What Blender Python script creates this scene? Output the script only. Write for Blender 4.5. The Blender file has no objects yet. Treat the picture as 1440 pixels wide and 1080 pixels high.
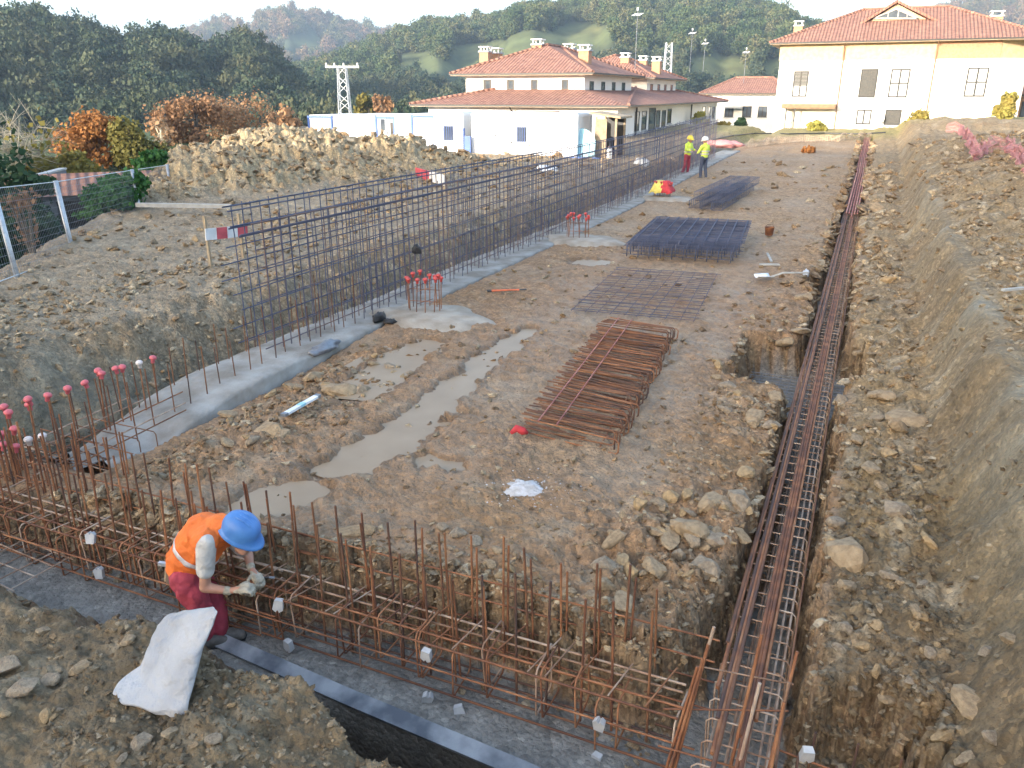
import bpy, bmesh, math, random
import numpy as np
from mathutils import Vector, Matrix
random.seed(7); RNG = np.random.default_rng(11)
R = math.radians
SC = bpy.context.scene
COL = SC.collection

# ------------------------------------------------------------------ camera
F, H, P, YAW = 1109.0, 3.7, R(20.2), R(23.5)       # focal length (px of 1440), eye height, pitch, yaw off the site axis
cam_d = bpy.data.cameras.new('camera'); cam = bpy.data.objects.new('camera', cam_d); COL.objects.link(cam)
cam.location = (0, 0, H); cam.rotation_euler = (R(90) - P, 0, YAW)
cam_d.sensor_width = 36; cam_d.lens = 36 * F / 1440; cam_d.clip_start = .05; cam_d.clip_end = 9000
SC.camera = cam
# ------------------------------------------------------------------ sky, sun, exposure
SUN_EL = 11.0; SUN_TO = (.35, .937)                    # horizontal direction the sunlight travels in
SUN_AZ = math.atan2(-SUN_TO[0], -SUN_TO[1])
wd = bpy.data.worlds.new('World'); SC.world = wd; wd.use_nodes = True
nt = wd.node_tree; bg = nt.nodes['Background']
sky = nt.nodes.new('ShaderNodeTexSky'); sky.sky_type = 'NISHITA'; sky.sun_disc = False
sky.sun_elevation = R(SUN_EL); sky.sun_rotation = SUN_AZ; sky.altitude = 100; sky.air_density = .9; sky.dust_density = 3.6; sky.ozone_density = .8
nt.links.new(sky.outputs[0], bg.inputs[0]); bg.inputs[1].default_value = .15
sd = bpy.data.lights.new('sun', 'SUN'); sd.energy = 2.6; sd.angle = R(.5); sd.color = (1, .91, .78)
sun = bpy.data.objects.new('sun', sd); COL.objects.link(sun)
ce = math.cos(R(SUN_EL))
sun.rotation_euler = Vector((SUN_TO[0] * ce, SUN_TO[1] * ce, -math.sin(R(SUN_EL)))).to_track_quat('-Z', 'Y').to_euler()
vs = SC.view_settings; vs.view_transform = 'Standard'; vs.look = 'None'; vs.gamma = 1.0; vs.exposure = 2.58
SC.render.engine = 'CYCLES'

# ------------------------------------------------------------------ pixel -> place helpers
fw = (-math.sin(YAW), math.cos(YAW)); rt = (math.cos(YAW), math.sin(YAW))
def ray(px, py):
    x = (px - 720) / F; u = (540 - py) / F
    Y = math.cos(P) + u * math.sin(P); Z = -math.sin(P) + u * math.cos(P)
    return rt[0] * x + fw[0] * Y, rt[1] * x + fw[1] * Y, Z
def at(px, py, z=0.):
    a, b, c = ray(px, py); t = (z - H) / c; return Vector((a * t, b * t, z))
def atY(px, py, Y):
    a, b, c = ray(px, py); t = Y / b; return Vector((a * t, Y, H + c * t))
def atX(px, py, X):
    a, b, c = ray(px, py); t = X / a; return Vector((X, b * t, H + c * t))
def atD(px, py, D):
    a, b, c = ray(px, py); n = math.hypot(a, b); return Vector((a / n * D, b / n * D, H + c / n * D))
def proj(x, y, z):
    X = x * rt[0] + y * rt[1]; Yf = x * fw[0] + y * fw[1]; Z = z - H
    f = Yf * math.cos(P) - Z * math.sin(P); u = Yf * math.sin(P) + Z * math.cos(P)
    return 720 + F * X / f, 540 - F * u / f

# ------------------------------------------------------------------ numpy noise
_perm = np.random.default_rng(5).permutation(512).astype(np.int64)
_ga = np.random.default_rng(6).uniform(0, 2 * np.pi, 512); _gx, _gy = np.cos(_ga), np.sin(_ga)
def noise(x, y):
    x = np.asarray(x, float); y = np.asarray(y, float)
    xi = np.floor(x).astype(np.int64); yi = np.floor(y).astype(np.int64); xf = x - xi; yf = y - yi
    u = xf * xf * xf * (xf * (xf * 6 - 15) + 10); v = yf * yf * yf * (yf * (yf * 6 - 15) + 10)
    def g(ix, iy, dx, dy):
        h = _perm[(_perm[ix & 511] + iy) & 511]; return _gx[h] * dx + _gy[h] * dy
    a = g(xi, yi, xf, yf); b = g(xi + 1, yi, xf - 1, yf); c = g(xi, yi + 1, xf, yf - 1); d = g(xi + 1, yi + 1, xf - 1, yf - 1)
    return (a + u * (b - a) + v * ((c + u * (d - c)) - (a + u * (b - a)))) * 1.5
def fbm(x, y, o=4, g=.5):
    s = 0; a = 1; t = 0
    for i in range(o):
        s = s + a * noise(x * 2**i + 17.3 * i, y * 2**i - 9.1 * i); t += a; a *= g
    return s / t
def billow(x, y, o=4, g=.5):
    s = 0; a = 1; t = 0
    for i in range(o):
        s = s + a * np.abs(noise(x * 2**i + 7.7 * i, y * 2**i + 3.3 * i)); t += a; a *= g
    return s / t
def sm(a, b, x):
    t = np.clip((np.asarray(x, float) - a) / (b - a), 0, 1); return t * t * (3 - 2 * t)

# ------------------------------------------------------------------ materials
M = {}
def new_mat(name):
    m = bpy.data.materials.new(name); m.use_nodes = True; M[name] = m
    n = m.node_tree.nodes; return m, n, m.node_tree.links, n['Principled BSDF']
def mat(name, c1, c2=None, scale=8., rough=.7, rough2=None, bump=0., bscale=None, metal=0., detail=6., spec=None, contrast=(.35, .65), trans=0., coat=0., bdist=.02):
    m, n, l, b = new_mat(name)
    c2 = c2 or tuple(v * .72 for v in c1)
    tc = n.new('ShaderNodeTexCoord'); nz = n.new('ShaderNodeTexNoise'); nz.inputs['Scale'].default_value = scale; nz.inputs['Detail'].default_value = detail
    l.new(tc.outputs['Object'], nz.inputs['Vector'])
    rp = n.new('ShaderNodeValToRGB'); rp.color_ramp.elements[0].position = contrast[0]; rp.color_ramp.elements[1].position = contrast[1]
    rp.color_ramp.elements[0].color = (*c2, 1); rp.color_ramp.elements[1].color = (*c1, 1)
    l.new(nz.outputs[0], rp.inputs[0]); l.new(rp.outputs[0], b.inputs['Base Color'])
    b.inputs['Roughness'].default_value = rough; b.inputs['Metallic'].default_value = metal
    if spec is not None: b.inputs['Specular IOR Level'].default_value = spec
    if rough2 is not None:
        mr = n.new('ShaderNodeMapRange'); mr.inputs[3].default_value = rough; mr.inputs[4].default_value = rough2
        l.new(nz.outputs[0], mr.inputs[0]); l.new(mr.outputs[0], b.inputs['Roughness'])
    if coat: b.inputs['Coat Weight'].default_value = coat
    if bump:
        bn = n.new('ShaderNodeTexNoise'); bn.inputs['Scale'].default_value = bscale or scale * 4; bn.inputs['Detail'].default_value = 5
        l.new(tc.outputs['Object'], bn.inputs['Vector'])
        bp = n.new('ShaderNodeBump'); bp.inputs['Strength'].default_value = bump; bp.inputs['Distance'].default_value = bdist
        l.new(bn.outputs[0], bp.inputs['Height']); l.new(bp.outputs[0], b.inputs['Normal'])
    return m
def rust_mat(name, a, b_, c, wscale):
    # world-space noise so that bars sharing one mesh differ
    m, n, l, b = new_mat(name)
    g = n.new('ShaderNodeNewGeometry'); nz = n.new('ShaderNodeTexNoise'); nz.inputs['Scale'].default_value = wscale; nz.inputs['Detail'].default_value = 8
    l.new(g.outputs['Position'], nz.inputs['Vector'])
    oi = n.new('ShaderNodeObjectInfo'); ad = n.new('ShaderNodeMath'); ad.operation = 'MULTIPLY_ADD'; ad.inputs[1].default_value = .28; ad.inputs[2].default_value = -.14
    l.new(oi.outputs['Random'], ad.inputs[0])
    s = n.new('ShaderNodeMath'); l.new(nz.outputs[0], s.inputs[0]); l.new(ad.outputs[0], s.inputs[1])
    rp = n.new('ShaderNodeValToRGB'); rp.color_ramp.elements[0].position = .32; rp.color_ramp.elements[1].position = .7
    rp.color_ramp.elements[0].color = (*b_, 1); rp.color_ramp.elements[1].color = (*c, 1)
    e = rp.color_ramp.elements.new(.5); e.color = (*a, 1)
    l.new(s.outputs[0], rp.inputs[0]); l.new(rp.outputs[0], b.inputs['Base Color'])
    b.inputs['Roughness'].default_value = .75; b.inputs['Metallic'].default_value = .15
    bp = n.new('ShaderNodeBump'); bp.inputs['Strength'].default_value = .5; bp.inputs['Distance'].default_value = .003
    n2 = n.new('ShaderNodeTexNoise'); n2.inputs['Scale'].default_value = 90; l.new(g.outputs['Position'], n2.inputs['Vector'])
    l.new(n2.outputs[0], bp.inputs['Height']); l.new(bp.outputs[0], b.inputs['Normal'])
    return m
rust_mat('rust', (.25, .10, .045), (.13, .055, .032), (.36, .17, .08), 5)
rust_mat('rust_dark', (.15, .07, .04), (.085, .05, .04), (.23, .105, .05), 4)
rust_mat('rust_pale', (.34, .22, .15), (.20, .115, .07), (.46, .36, .28), 6)
rust_mat('steel_blue', (.075, .09, .15), (.05, .06, .10), (.12, .12, .16), 4)
rust_mat('steel_mixed', (.105, .095, .125), (.065, .07, .11), (.18, .115, .095), 3)
rust_mat('rust_pink', (.42, .16, .13), (.30, .10, .085), (.55, .27, .22), 5)
mat('concrete', (.42, .43, .43), (.33, .34, .35), 3, .8, bump=.35, bscale=40)
mat('concrete_new', (.34, .33, .31), (.20, .175, .145), 2.2, .8, bump=.55, bscale=22, detail=10)
mat('pad_mortar', (.37, .33, .275), (.25, .205, .155), 3, .8, bump=.5, bscale=25)
mat('white_wall', (.82, .80, .76), (.76, .74, .70), .6, .85, bump=.1, bscale=30)
mat('cabin_white', (.80, .80, .79), (.70, .71, .72), 1.2, .5)
mat('cabin_blue', (.05, .13, .42), (.04, .10, .34), 3, .45)
mat('cabin_grey', (.50, .53, .58), (.42, .46, .52), 3, .5)
mat('ochre_band', (.56, .44, .28), (.47, .35, .21), 3, .85, bump=.3, bscale=20)
mat('brick_orange', (.46, .27, .16), (.36, .20, .12), 6, .85, bump=.4, bscale=14)
mat('eave_wood', (.30, .17, .09), (.22, .12, .07), 4, .7)
mat('fascia', (.52, .42, .31), (.44, .34, .25), 3, .7)
mat('dark_frame', (.03, .027, .025), (.02, .018, .016), 6, .5)
mat('shutter', (.075, .07, .06), (.05, .047, .042), 10, .6)
mat('shutter_white', (.62, .60, .56), (.52, .50, .47), 5, .6)
m = mat('glass', (.10, .12, .14), (.06, .07, .09), 1.5, .06, spec=.8)
mat('glass_pale', (.60, .62, .62), (.50, .52, .54), 1.0, .12, spec=.8)  # white reflections in window panes put into the base colour
mat('galv', (.55, .57, .60), (.42, .44, .47), 9, .45, metal=.5)
mat('galv_dark', (.26, .28, .31), (.18, .19, .22), 9, .5, metal=.5)
mat('form_board', (.32, .33, .345), (.09, .10, .12), 3.2, .55, bump=.3, bscale=12, contrast=(.36, .60), detail=12)
mat('timber', (.40, .31, .20), (.28, .21, .14), 6, .8, bump=.3)
mat('timber_grey', (.44, .43, .40), (.32, .31, .29), 6, .8, bump=.3)
mat('cap_pink', (.66, .15, .17), (.50, .10, .12), 12, .5)
mat('cap_red', (.60, .08, .07), (.45, .06, .05), 12, .5)
mat('cap_white', (.72, .66, .62), (.60, .50, .48), 12, .5)
mat('spacer', (.50, .50, .50), (.38, .38, .385), 14, .55)
mat('skin', (.46, .25, .17), (.38, .19, .13), 9, .55)
mat('vest_orange', (.78, .18, .03), (.66, .14, .022), 5, .75, bump=.8, bscale=7, bdist=.06)
mat('vest_yellow', (.66, .80, .10), (.56, .70, .08), 7, .7, bump=.3, bscale=9)
mat('reflective', (.62, .58, .58), (.50, .46, .47), 10, .35)
mat('trousers_red', (.40, .05, .075), (.28, .035, .055), 6, .85, bump=.8, bscale=8, bdist=.06)
mat('trousers_dark', (.06, .075, .12), (.045, .055, .09), 6, .85, bump=.4)
mat('shirt', (.54, .52, .49), (.42, .405, .385), 7, .85, bump=.8, bscale=9, bdist=.05)
mat('shirt_blue', (.06, .10, .22), (.04, .07, .16), 7, .85)
mat('glove', (.44, .40, .32), (.28, .25, .19), 18, .9, bump=.4)
mat('boot', (.17, .155, .14), (.10, .09, .08), 14, .8, bump=.4)
mat('helmet_blue', (.085, .24, .55), (.05, .16, .42), 7, .45, bump=.05)
mat('helmet_white', (.80, .80, .78), None, 9, .35)
mat('helmet_yellow', (.80, .62, .06), None, 9, .35)
mat('leather', (.20, .14, .10), None, 9, .7)
mat('sack', (.42, .42, .43), (.32, .325, .34), 4, .6, bump=.8, bscale=9, spec=.3, bdist=.06)
mat('net_pink', (.58, .27, .26), (.46, .21, .21), 8, .7)
mat('plastic_white', (.80, .82, .85), (.60, .63, .66), 7, .5)
mat('powder', (.55, .54, .55), (.40, .37, .35), 14, .95, bump=.6, bscale=40)
mat('orange_tool', (.75, .16, .05), None, 9, .5)
mat('black_plastic', (.03, .03, .032), None, 9, .5)
mat('cloth_yellow', (.80, .66, .16), None, 8, .85)
mat('cloth_red', (.60, .05, .06), None, 8, .85)
mat('turquoise', (.35, .62, .72), (.28, .52, .62), 2, .5)
mat('bark', (.16, .13, .10), (.09, .075, .06), 6, .9, bump=.6)
mat('bark_pale', (.40, .36, .28), (.28, .25, .19), 6, .9, bump=.4)
mat('garden_wall', (.20, .215, .24), (.15, .16, .185), 1.5, .9, bump=.3)
mat('board_white', (.74, .74, .74), (.62, .62, .62), 6, .5)
mat('board_red', (.62, .10, .12), None, 6, .5)
mat('stone_tan', (.36, .265, .16), (.23, .165, .10), 3.5, .9, bump=.8, bscale=9)
mat('stone_grey', (.33, .26, .18), (.21, .16, .11), 3.5, .9, bump=.8, bscale=9)
mat('stone_ochre', (.42, .29, .15), (.27, .19, .105), 3.5, .9, bump=.8, bscale=9)
def leaf_mat(name, cols, trans=.25):
    m, n, l, b = new_mat(name)
    g = n.new('ShaderNodeNewGeometry'); oi = n.new('ShaderNodeObjectInfo')
    nz = n.new('ShaderNodeTexNoise'); nz.inputs['Scale'].default_value = .8; nz.inputs['Detail'].default_value = 3; l.new(g.outputs['Position'], nz.inputs['Vector'])
    s = n.new('ShaderNodeMath'); s.operation = 'MULTIPLY_ADD'; s.inputs[1].default_value = .6; l.new(oi.outputs['Random'], s.inputs[0])
    s2 = n.new('ShaderNodeMath'); s2.operation = 'MULTIPLY_ADD'; s2.inputs[1].default_value = .55; s2.inputs[2].default_value = -.05
    l.new(nz.outputs[0], s2.inputs[0]); l.new(s2.outputs[0], s.inputs[2])
    rp = n.new('ShaderNodeValToRGB'); el = rp.color_ramp.elements
    el[0].position = .1; el[0].color = (*cols[0], 1); el[1].position = .9; el[1].color = (*cols[-1], 1)
    for i, c in enumerate(cols[1:-1]): e = el.new(.1 + .8 * (i + 1) / (len(cols) - 1)); e.color = (*c, 1)
    l.new(s.outputs[0], rp.inputs[0]); l.new(rp.outputs[0], b.inputs['Base Color']); b.inputs['Roughness'].default_value = .75
    b.inputs['Specular IOR Level'].default_value = .2
    if trans:
        t = n.new('ShaderNodeBsdfTranslucent'); l.new(rp.outputs[0], t.inputs[0]); mx = n.new('ShaderNodeMixShader'); mx.inputs[0].default_value = trans
        l.new(b.outputs[0], mx.inputs[1]); l.new(t.outputs[0], mx.inputs[2]); l.new(mx.outputs[0], n['Material Output'].inputs[0])
    return m
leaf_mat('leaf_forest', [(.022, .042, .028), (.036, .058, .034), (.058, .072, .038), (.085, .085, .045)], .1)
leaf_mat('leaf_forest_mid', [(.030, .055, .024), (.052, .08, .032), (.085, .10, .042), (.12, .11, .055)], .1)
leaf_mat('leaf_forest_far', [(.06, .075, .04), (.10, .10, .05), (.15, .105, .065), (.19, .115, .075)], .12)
leaf_mat('leaf_orange', [(.20, .075, .025), (.32, .13, .04), (.36, .18, .06)])
leaf_mat('leaf_russet', [(.22, .125, .07), (.30, .17, .09), (.36, .23, .13)])
leaf_mat('leaf_olive', [(.12, .11, .03), (.19, .16, .04), (.24, .18, .05)])
leaf_mat('leaf_green', [(.03, .09, .025), (.05, .14, .035), (.08, .17, .05)])
leaf_mat('leaf_dark', [(.018, .045, .02), (.03, .065, .03), (.045, .085, .035)])
leaf_mat('leaf_yellow', [(.26, .24, .05), (.34, .32, .08), (.30, .22, .06)])
leaf_mat('grass', [(.08, .12, .04), (.13, .15, .05), (.20, .19, .09)])
def roof_mat(name, axis):
    m, n, l, b = new_mat(name)
    tc = n.new('ShaderNodeTexCoord'); w = n.new('ShaderNodeTexWave'); w.bands_direction = axis; w.inputs['Scale'].default_value = 1.15; w.inputs['Distortion'].default_value = .3
    l.new(tc.outputs['Object'], w.inputs[0])
    nz = n.new('ShaderNodeTexNoise'); nz.inputs['Scale'].default_value = 2.5; nz.inputs['Detail'].default_value = 8; l.new(tc.outputs['Object'], nz.inputs[0])
    rp = n.new('ShaderNodeValToRGB'); rp.color_ramp.elements[0].color = (.20, .095, .07, 1); rp.color_ramp.elements[1].color = (.35, .185, .135, 1); rp.color_ramp.elements[0].position = .3; rp.color_ramp.elements[1].position = .7
    l.new(nz.outputs[0], rp.inputs[0]); l.new(rp.outputs[0], b.inputs[0]); b.inputs['Roughness'].default_value = .85
    bp = n.new('ShaderNodeBump'); bp.inputs['Distance'].default_value = .10; bp.inputs['Strength'].default_value = .8
    l.new(w.outputs[1], bp.inputs['Height']); l.new(bp.outputs[0], b.inputs['Normal'])
roof_mat('roof_x', 'X'); roof_mat('roof_y', 'Y')
def soil_mat(name, far=False):
    m, n, l, b = new_mat(name)
    at_ = n.new('ShaderNodeAttribute'); at_.attribute_name = 'soil'
    g = n.new('ShaderNodeNewGeometry')
    def nzn(s, d): 
        k = n.new('ShaderNodeTexNoise'); k.inputs['Scale'].default_value = s; k.inputs['Detail'].default_value = d; k.inputs['Roughness'].default_value = .62; l.new(g.outputs['Position'], k.inputs['Vector']); return k
    k1 = nzn(.08 if far else 6.0, 8); mr = n.new('ShaderNodeMapRange'); mr.inputs[1].default_value = .3; mr.inputs[2].default_value = .7; mr.inputs[3].default_value = .68; mr.inputs[4].default_value = 1.32
    l.new(k1.outputs[0], mr.inputs[0])
    mx = n.new('ShaderNodeMix'); mx.data_type = 'RGBA'; mx.blend_type = 'MULTIPLY'; mx.inputs[0].default_value = 1
    l.new(at_.outputs['Color'], mx.inputs[6]); l.new(mr.outputs[0], mx.inputs[7])
    if far: l.new(mx.outputs[2], b.inputs['Base Color'])
    else:
        vo = n.new('ShaderNodeTexVoronoi'); vo.inputs['Scale'].default_value = 26; vo.inputs['Randomness'].default_value = 1
        kd = nzn(9, 4); dv = n.new('ShaderNodeMix'); dv.data_type = 'VECTOR'; dv.inputs[0].default_value = .06; l.new(g.outputs['Position'], dv.inputs[4]); l.new(kd.outputs['Color'], dv.inputs[5]); l.new(dv.outputs[1], vo.inputs['Vector'])
        sx = n.new('ShaderNodeSeparateColor'); l.new(vo.outputs['Color'], sx.inputs[0])
        cr = n.new('ShaderNodeValToRGB'); cr.color_ramp.elements[0].position = 0; cr.color_ramp.elements[0].color = (.62,.60,.58,1); cr.color_ramp.elements[1].position = 1; cr.color_ramp.elements[1].color = (1.75,1.72,1.66,1)
        e_ = cr.color_ramp.elements.new(.55); e_.color = (.95,.95,.95,1); e_ = cr.color_ramp.elements.new(.85); e_.color = (1.12,1.11,1.1,1)
        l.new(sx.outputs[0], cr.inputs[0])
        m2 = n.new('ShaderNodeMix'); m2.data_type = 'RGBA'; m2.blend_type = 'MULTIPLY'; l.new(mx.outputs[2], m2.inputs[6]); l.new(cr.outputs[0], m2.inputs[7])
        fa = n.new('ShaderNodeMapRange'); fa.inputs[1].default_value = .1; fa.inputs[2].default_value = .6; fa.inputs[3].default_value = .75; fa.inputs[4].default_value = .15; l.new(at_.outputs['Alpha'], fa.inputs[0]); l.new(fa.outputs[0], m2.inputs[0])
        l.new(m2.outputs[2], b.inputs['Base Color'])
    rr = n.new('ShaderNodeMapRange'); rr.inputs[3].default_value = .95; rr.inputs[4].default_value = .30
    l.new(at_.outputs['Alpha'], rr.inputs[0]); l.new(rr.outputs[0], b.inputs['Roughness']); b.inputs['Specular IOR Level'].default_value = .35
    if not far:
        k2 = nzn(24, 9); k3 = nzn(5, 6)
        bp = n.new('ShaderNodeBump'); bp.inputs['Strength'].default_value = .9; bp.inputs['Distance'].default_value = .04; l.new(k2.outputs[0], bp.inputs['Height'])
        b4 = n.new('ShaderNodeBump'); b4.invert = True; b4.inputs['Strength'].default_value = .6; b4.inputs['Distance'].default_value = .03; l.new(vo.outputs['Distance'], b4.inputs['Height'])
        b2 = n.new('ShaderNodeBump'); b2.inputs['Strength'].default_value = .4; b2.inputs['Distance'].default_value = .06; l.new(k3.outputs[0], b2.inputs['Height'])
        l.new(b2.outputs[0], b4.inputs['Normal']); l.new(b4.outputs[0], bp.inputs['Normal']); l.new(bp.outputs[0], b.inputs['Normal'])
soil_mat('soil'); soil_mat('hill_soil', True)
def water_mat():
    m, n, l, b = new_mat('puddle')
    g = n.new('ShaderNodeNewGeometry'); k = n.new('ShaderNodeTexNoise'); k.inputs['Scale'].default_value = 2.2; k.inputs['Detail'].default_value = 5; l.new(g.outputs['Position'], k.inputs['Vector'])
    rp = n.new('ShaderNodeValToRGB'); rp.color_ramp.elements[0].color = (.23, .165, .105, 1); rp.color_ramp.elements[1].color = (.35, .265, .18, 1)
    l.new(k.outputs[0], rp.inputs[0]); l.new(rp.outputs[0], b.inputs[0]); b.inputs['Roughness'].default_value = .3; b.inputs['Specular IOR Level'].default_value = .3; b.inputs['IOR'].default_value = 1.33
water_mat()

# ------------------------------------------------------------------ mesh helpers
class MB:
    def __init__(s): s.v = []; s.f = []
    def add(s, vs, fs):
        o = len(s.v); s.v += [tuple(v) for v in vs]; s.f += [tuple(i + o for i in f) for f in fs]; return s
    def box(s, x0, x1, y0, y1, z0, z1):
        return s.add([(x0,y0,z0),(x1,y0,z0),(x1,y1,z0),(x0,y1,z0),(x0,y0,z1),(x1,y0,z1),(x1,y1,z1),(x0,y1,z1)],
                     [(0,3,2,1),(4,5,6,7),(0,1,5,4),(1,2,6,5),(2,3,7,6),(3,0,4,7)])
    def beam(s, p0, p1, w, h, up=(0,0,1)):
        p0 = Vector(p0); p1 = Vector(p1); d = (p1 - p0).normalized(); u = Vector(up)
        a = d.cross(u)
        if a.length < 1e-4: a = d.cross(Vector((1,0,0)))
        a.normalize(); b = a.cross(d).normalized(); a *= w / 2; b *= h / 2
        vs = [q + x for q in (p0, p1) for x in (-a-b, a-b, a+b, -a+b)]
        return s.add(vs, [(0,1,2,3),(7,6,5,4),(0,4,5,1),(1,5,6,2),(2,6,7,3),(3,7,4,0)])
    def tube(s, pts, r, n=8, cap=True):
        pts = [Vector(p) for p in pts]; rs = r if isinstance(r, (list, tuple)) else [r] * len(pts)
        d0 = (pts[1] - pts[0]).normalized(); a = d0.cross(Vector((0,0,1)))
        if a.length < .05: a = d0.cross(Vector((1,0,0)))
        a.normalize(); vs = []
        for i, p in enumerate(pts):
            d = (pts[min(i+1, len(pts)-1)] - pts[max(i-1, 0)]).normalized()
            a = (a - d * a.dot(d)).normalized(); b = d.cross(a)
            for k in range(n):
                t = 2 * math.pi * k / n; vs.append(p + (a * math.cos(t) + b * math.sin(t)) * rs[i])
        fs = [(i*n+k, i*n+(k+1)%n, (i+1)*n+(k+1)%n, (i+1)*n+k) for i in range(len(pts)-1) for k in range(n)]
        if cap: fs += [tuple(range(n-1, -1, -1)), tuple((len(pts)-1)*n+k for k in range(n))]
        return s.add(vs, fs)
    def lathe(s, prof, n=24, c=(0,0,0), cap=True):
        vs = [(c[0] + r*math.cos(2*math.pi*k/n), c[1] + r*math.sin(2*math.pi*k/n), c[2] + z) for r, z in prof for k in range(n)]
        fs = [(i*n+k, i*n+(k+1)%n, (i+1)*n+(k+1)%n, (i+1)*n+k) for i in range(len(prof)-1) for k in range(n)]
        if cap: fs += [tuple(range(n-1,-1,-1)), tuple((len(prof)-1)*n+k for k in range(n))]
        return s.add(vs, fs)
    def prism(s, poly, z0, z1):
        n = len(poly); vs = [(x,y,z0) for x,y in poly] + [(x,y,z1) for x,y in poly]
        return s.add(vs, [tuple(range(n-1,-1,-1)), tuple(range(n,2*n))] + [(k,(k+1)%n,n+(k+1)%n,n+k) for k in range(n)])
    def build(s, name, mat_, parent=None, smooth=False, loc=None):
        me = bpy.data.meshes.new(name); me.from_pydata(s.v, [], s.f); me.update()
        me.materials.append(M[mat_] if isinstance(mat_, str) else mat_)
        if smooth: me.polygons.foreach_set('use_smooth', [True] * len(me.polygons))
        return link(name, me, parent, loc)
def link(name, data, parent=None, loc=None):
    o = bpy.data.objects.new(name, data); COL.objects.link(o)
    if parent is not None: o.parent = parent
    if loc is not None: o.location = loc
    return o
def tag(o, label=None, cat=None, group=None, kind=None):
    if label: o['label'] = label
    if cat: o['category'] = cat
    if group: o['group'] = group
    if kind: o['kind'] = kind
    return o
def thing(name, label, cat, loc=(0,0,0), group=None, rz=0):
    o = link(name, None, None, loc); o.empty_display_size = .2; o.rotation_euler.z = rz
    return tag(o, label, cat, group)
def copy_tree(o, parent=None):
    c = o.copy(); COL.objects.link(c); c.parent = parent
    for ch in o.children: copy_tree(ch, c)
    return c
def np_mesh(name, V, Fq, mat_, smooth=False):
    """V (n,3), Fq (m,3 or 4) arrays -> mesh, fast"""
    me = bpy.data.meshes.new(name); k = Fq.shape[1]
    me.vertices.add(len(V)); me.vertices.foreach_set('co', np.asarray(V, np.float32).ravel())
    me.loops.add(Fq.size); me.loops.foreach_set('vertex_index', Fq.astype(np.int32).ravel())
    me.polygons.add(len(Fq)); me.polygons.foreach_set('loop_start', np.arange(0, Fq.size, k, dtype=np.int32))
    me.materials.append(M[mat_]); me.update(calc_edges=True)
    me.polygons.foreach_set('use_smooth', np.full(len(Fq), smooth))
    return me
# one shared unit bar per (material, radius class)
_bars = {}
def bar_mesh(mat_, n=6):
    if mat_ not in _bars:
        mb = MB().tube([(0,0,0),(0,0,1)], 1.0, n); me = bpy.data.meshes.new('bar_' + mat_); me.from_pydata(mb.v, [], mb.f); me.materials.append(M[mat_])
        me.polygons.foreach_set('use_smooth', [len(p.vertices) == 4 for p in me.polygons]); _bars[mat_] = me
    return _bars[mat_]
def bar(name, p0, p1, r, mat_, parent):
    p0 = Vector(p0); p1 = Vector(p1); d = p1 - p0
    o = link(name, bar_mesh(mat_), parent); q = d.to_track_quat('Z', 'Y')
    o.matrix_basis = Matrix.Translation(p0) @ q.to_matrix().to_4x4() @ Matrix.Diagonal((r, r, d.length, 1))
    return o
def loop_mesh(pts, r, mat_, closed=True, n=6):
    """bent bar through pts with small rounded corners"""
    P_ = [Vector(p) for p in pts]; out = []; N = len(P_)
    for i, p in enumerate(P_):
        if not closed and i in (0, N-1): out.append(p); continue
        a = P_[i-1]; b = P_[(i+1) % N]; k = min(.03, (a-p).length*.3, (b-p).length*.3)
        out += [p + (a-p).normalized()*k, p + (b-p).normalized()*k]
    if closed: out.append(out[0] + (out[1]-out[0])*.5); out[0] = out[-1].copy()
    mb = MB().tube(out, r, n, cap=not closed); me = bpy.data.meshes.new('bent_bar'); me.from_pydata(mb.v, [], mb.f); me.materials.append(M[mat_])
    me.polygons.foreach_set('use_smooth', [True]*len(me.polygons)); return me
U = random.uniform
# ================================================================== GROUND
def itp(x, xs, ys): return np.interp(x, xs, ys)
def edge_far(x):   return itp(x, [-9,-6.2,-4.5,-3.5,-2.6,-1.75,-1.1,-.6,0,3], [4.7,4.75,4.75,4.9,5.0,4.85,4.75,4.9,4.9,4.9]) + .10*noise(x*1.7, x*0+3.1) + .06*noise(x*5.1, x*0+8.8)
def edge_near(x):  return itp(x, [-12,-8,-5.7,-4.4,-3.5,-3.0,-2.4,-2,3], [2.9,3.0,3.15,3.3,3.2,3.3,3.08,2.95,2.6]) + .07*noise(x*1.9, x*0+33.1)
def edge_left(y):  return itp(y, [3,4.4,5.0,5.8,7,9.2,10.6,10.85,13.0,13.3,15.5,17.2,17.6,18.4,19,24,70], [-1.0,-.95,-.78,-.60,-.50,-.55,-.62,-1.38,-1.45,-.58,-.60,-.62,-.85,-.85,-.62,-.68,-.58]) + .07*noise(y*1.3, y*0+51.) + .04*noise(y*4.3, y*0+1.)
def edge_right(y): return itp(y, [3,5,8,11.2,11.5,13.1,13.4,20,70], [.16,.12,.10,.14,.45,.45,.14,.10,.14]) + .07*noise(y*1.1, y*0+71.) + .03*noise(y*4., y*0+77.)
BUMPS_L = [(-19.4,20.8,.95,2.2),(-21.6,26.5,1.35,3.2),(-18.2,28.6,1.10,2.4),(-17.2,24.2,.65,2.2),(-18.6,17.4,.45,1.4),(-24.5,24.5,.95,3.0),(-16.2,31.0,.45,1.8),(-20.5,30.5,1.0,2.5)]
BUMPS_R = [(4.2,23,.75,2.6),(6.5,30,.75,4.),(3.6,38,.45,3.),(8.5,20,.5,3.5),(3.0,50,.35,3.5),(6.0,58,.75,5.),(3.5,64,.5,3.),(9,44,.6,5.),(5.8,14,.4,2.2)]
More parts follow.
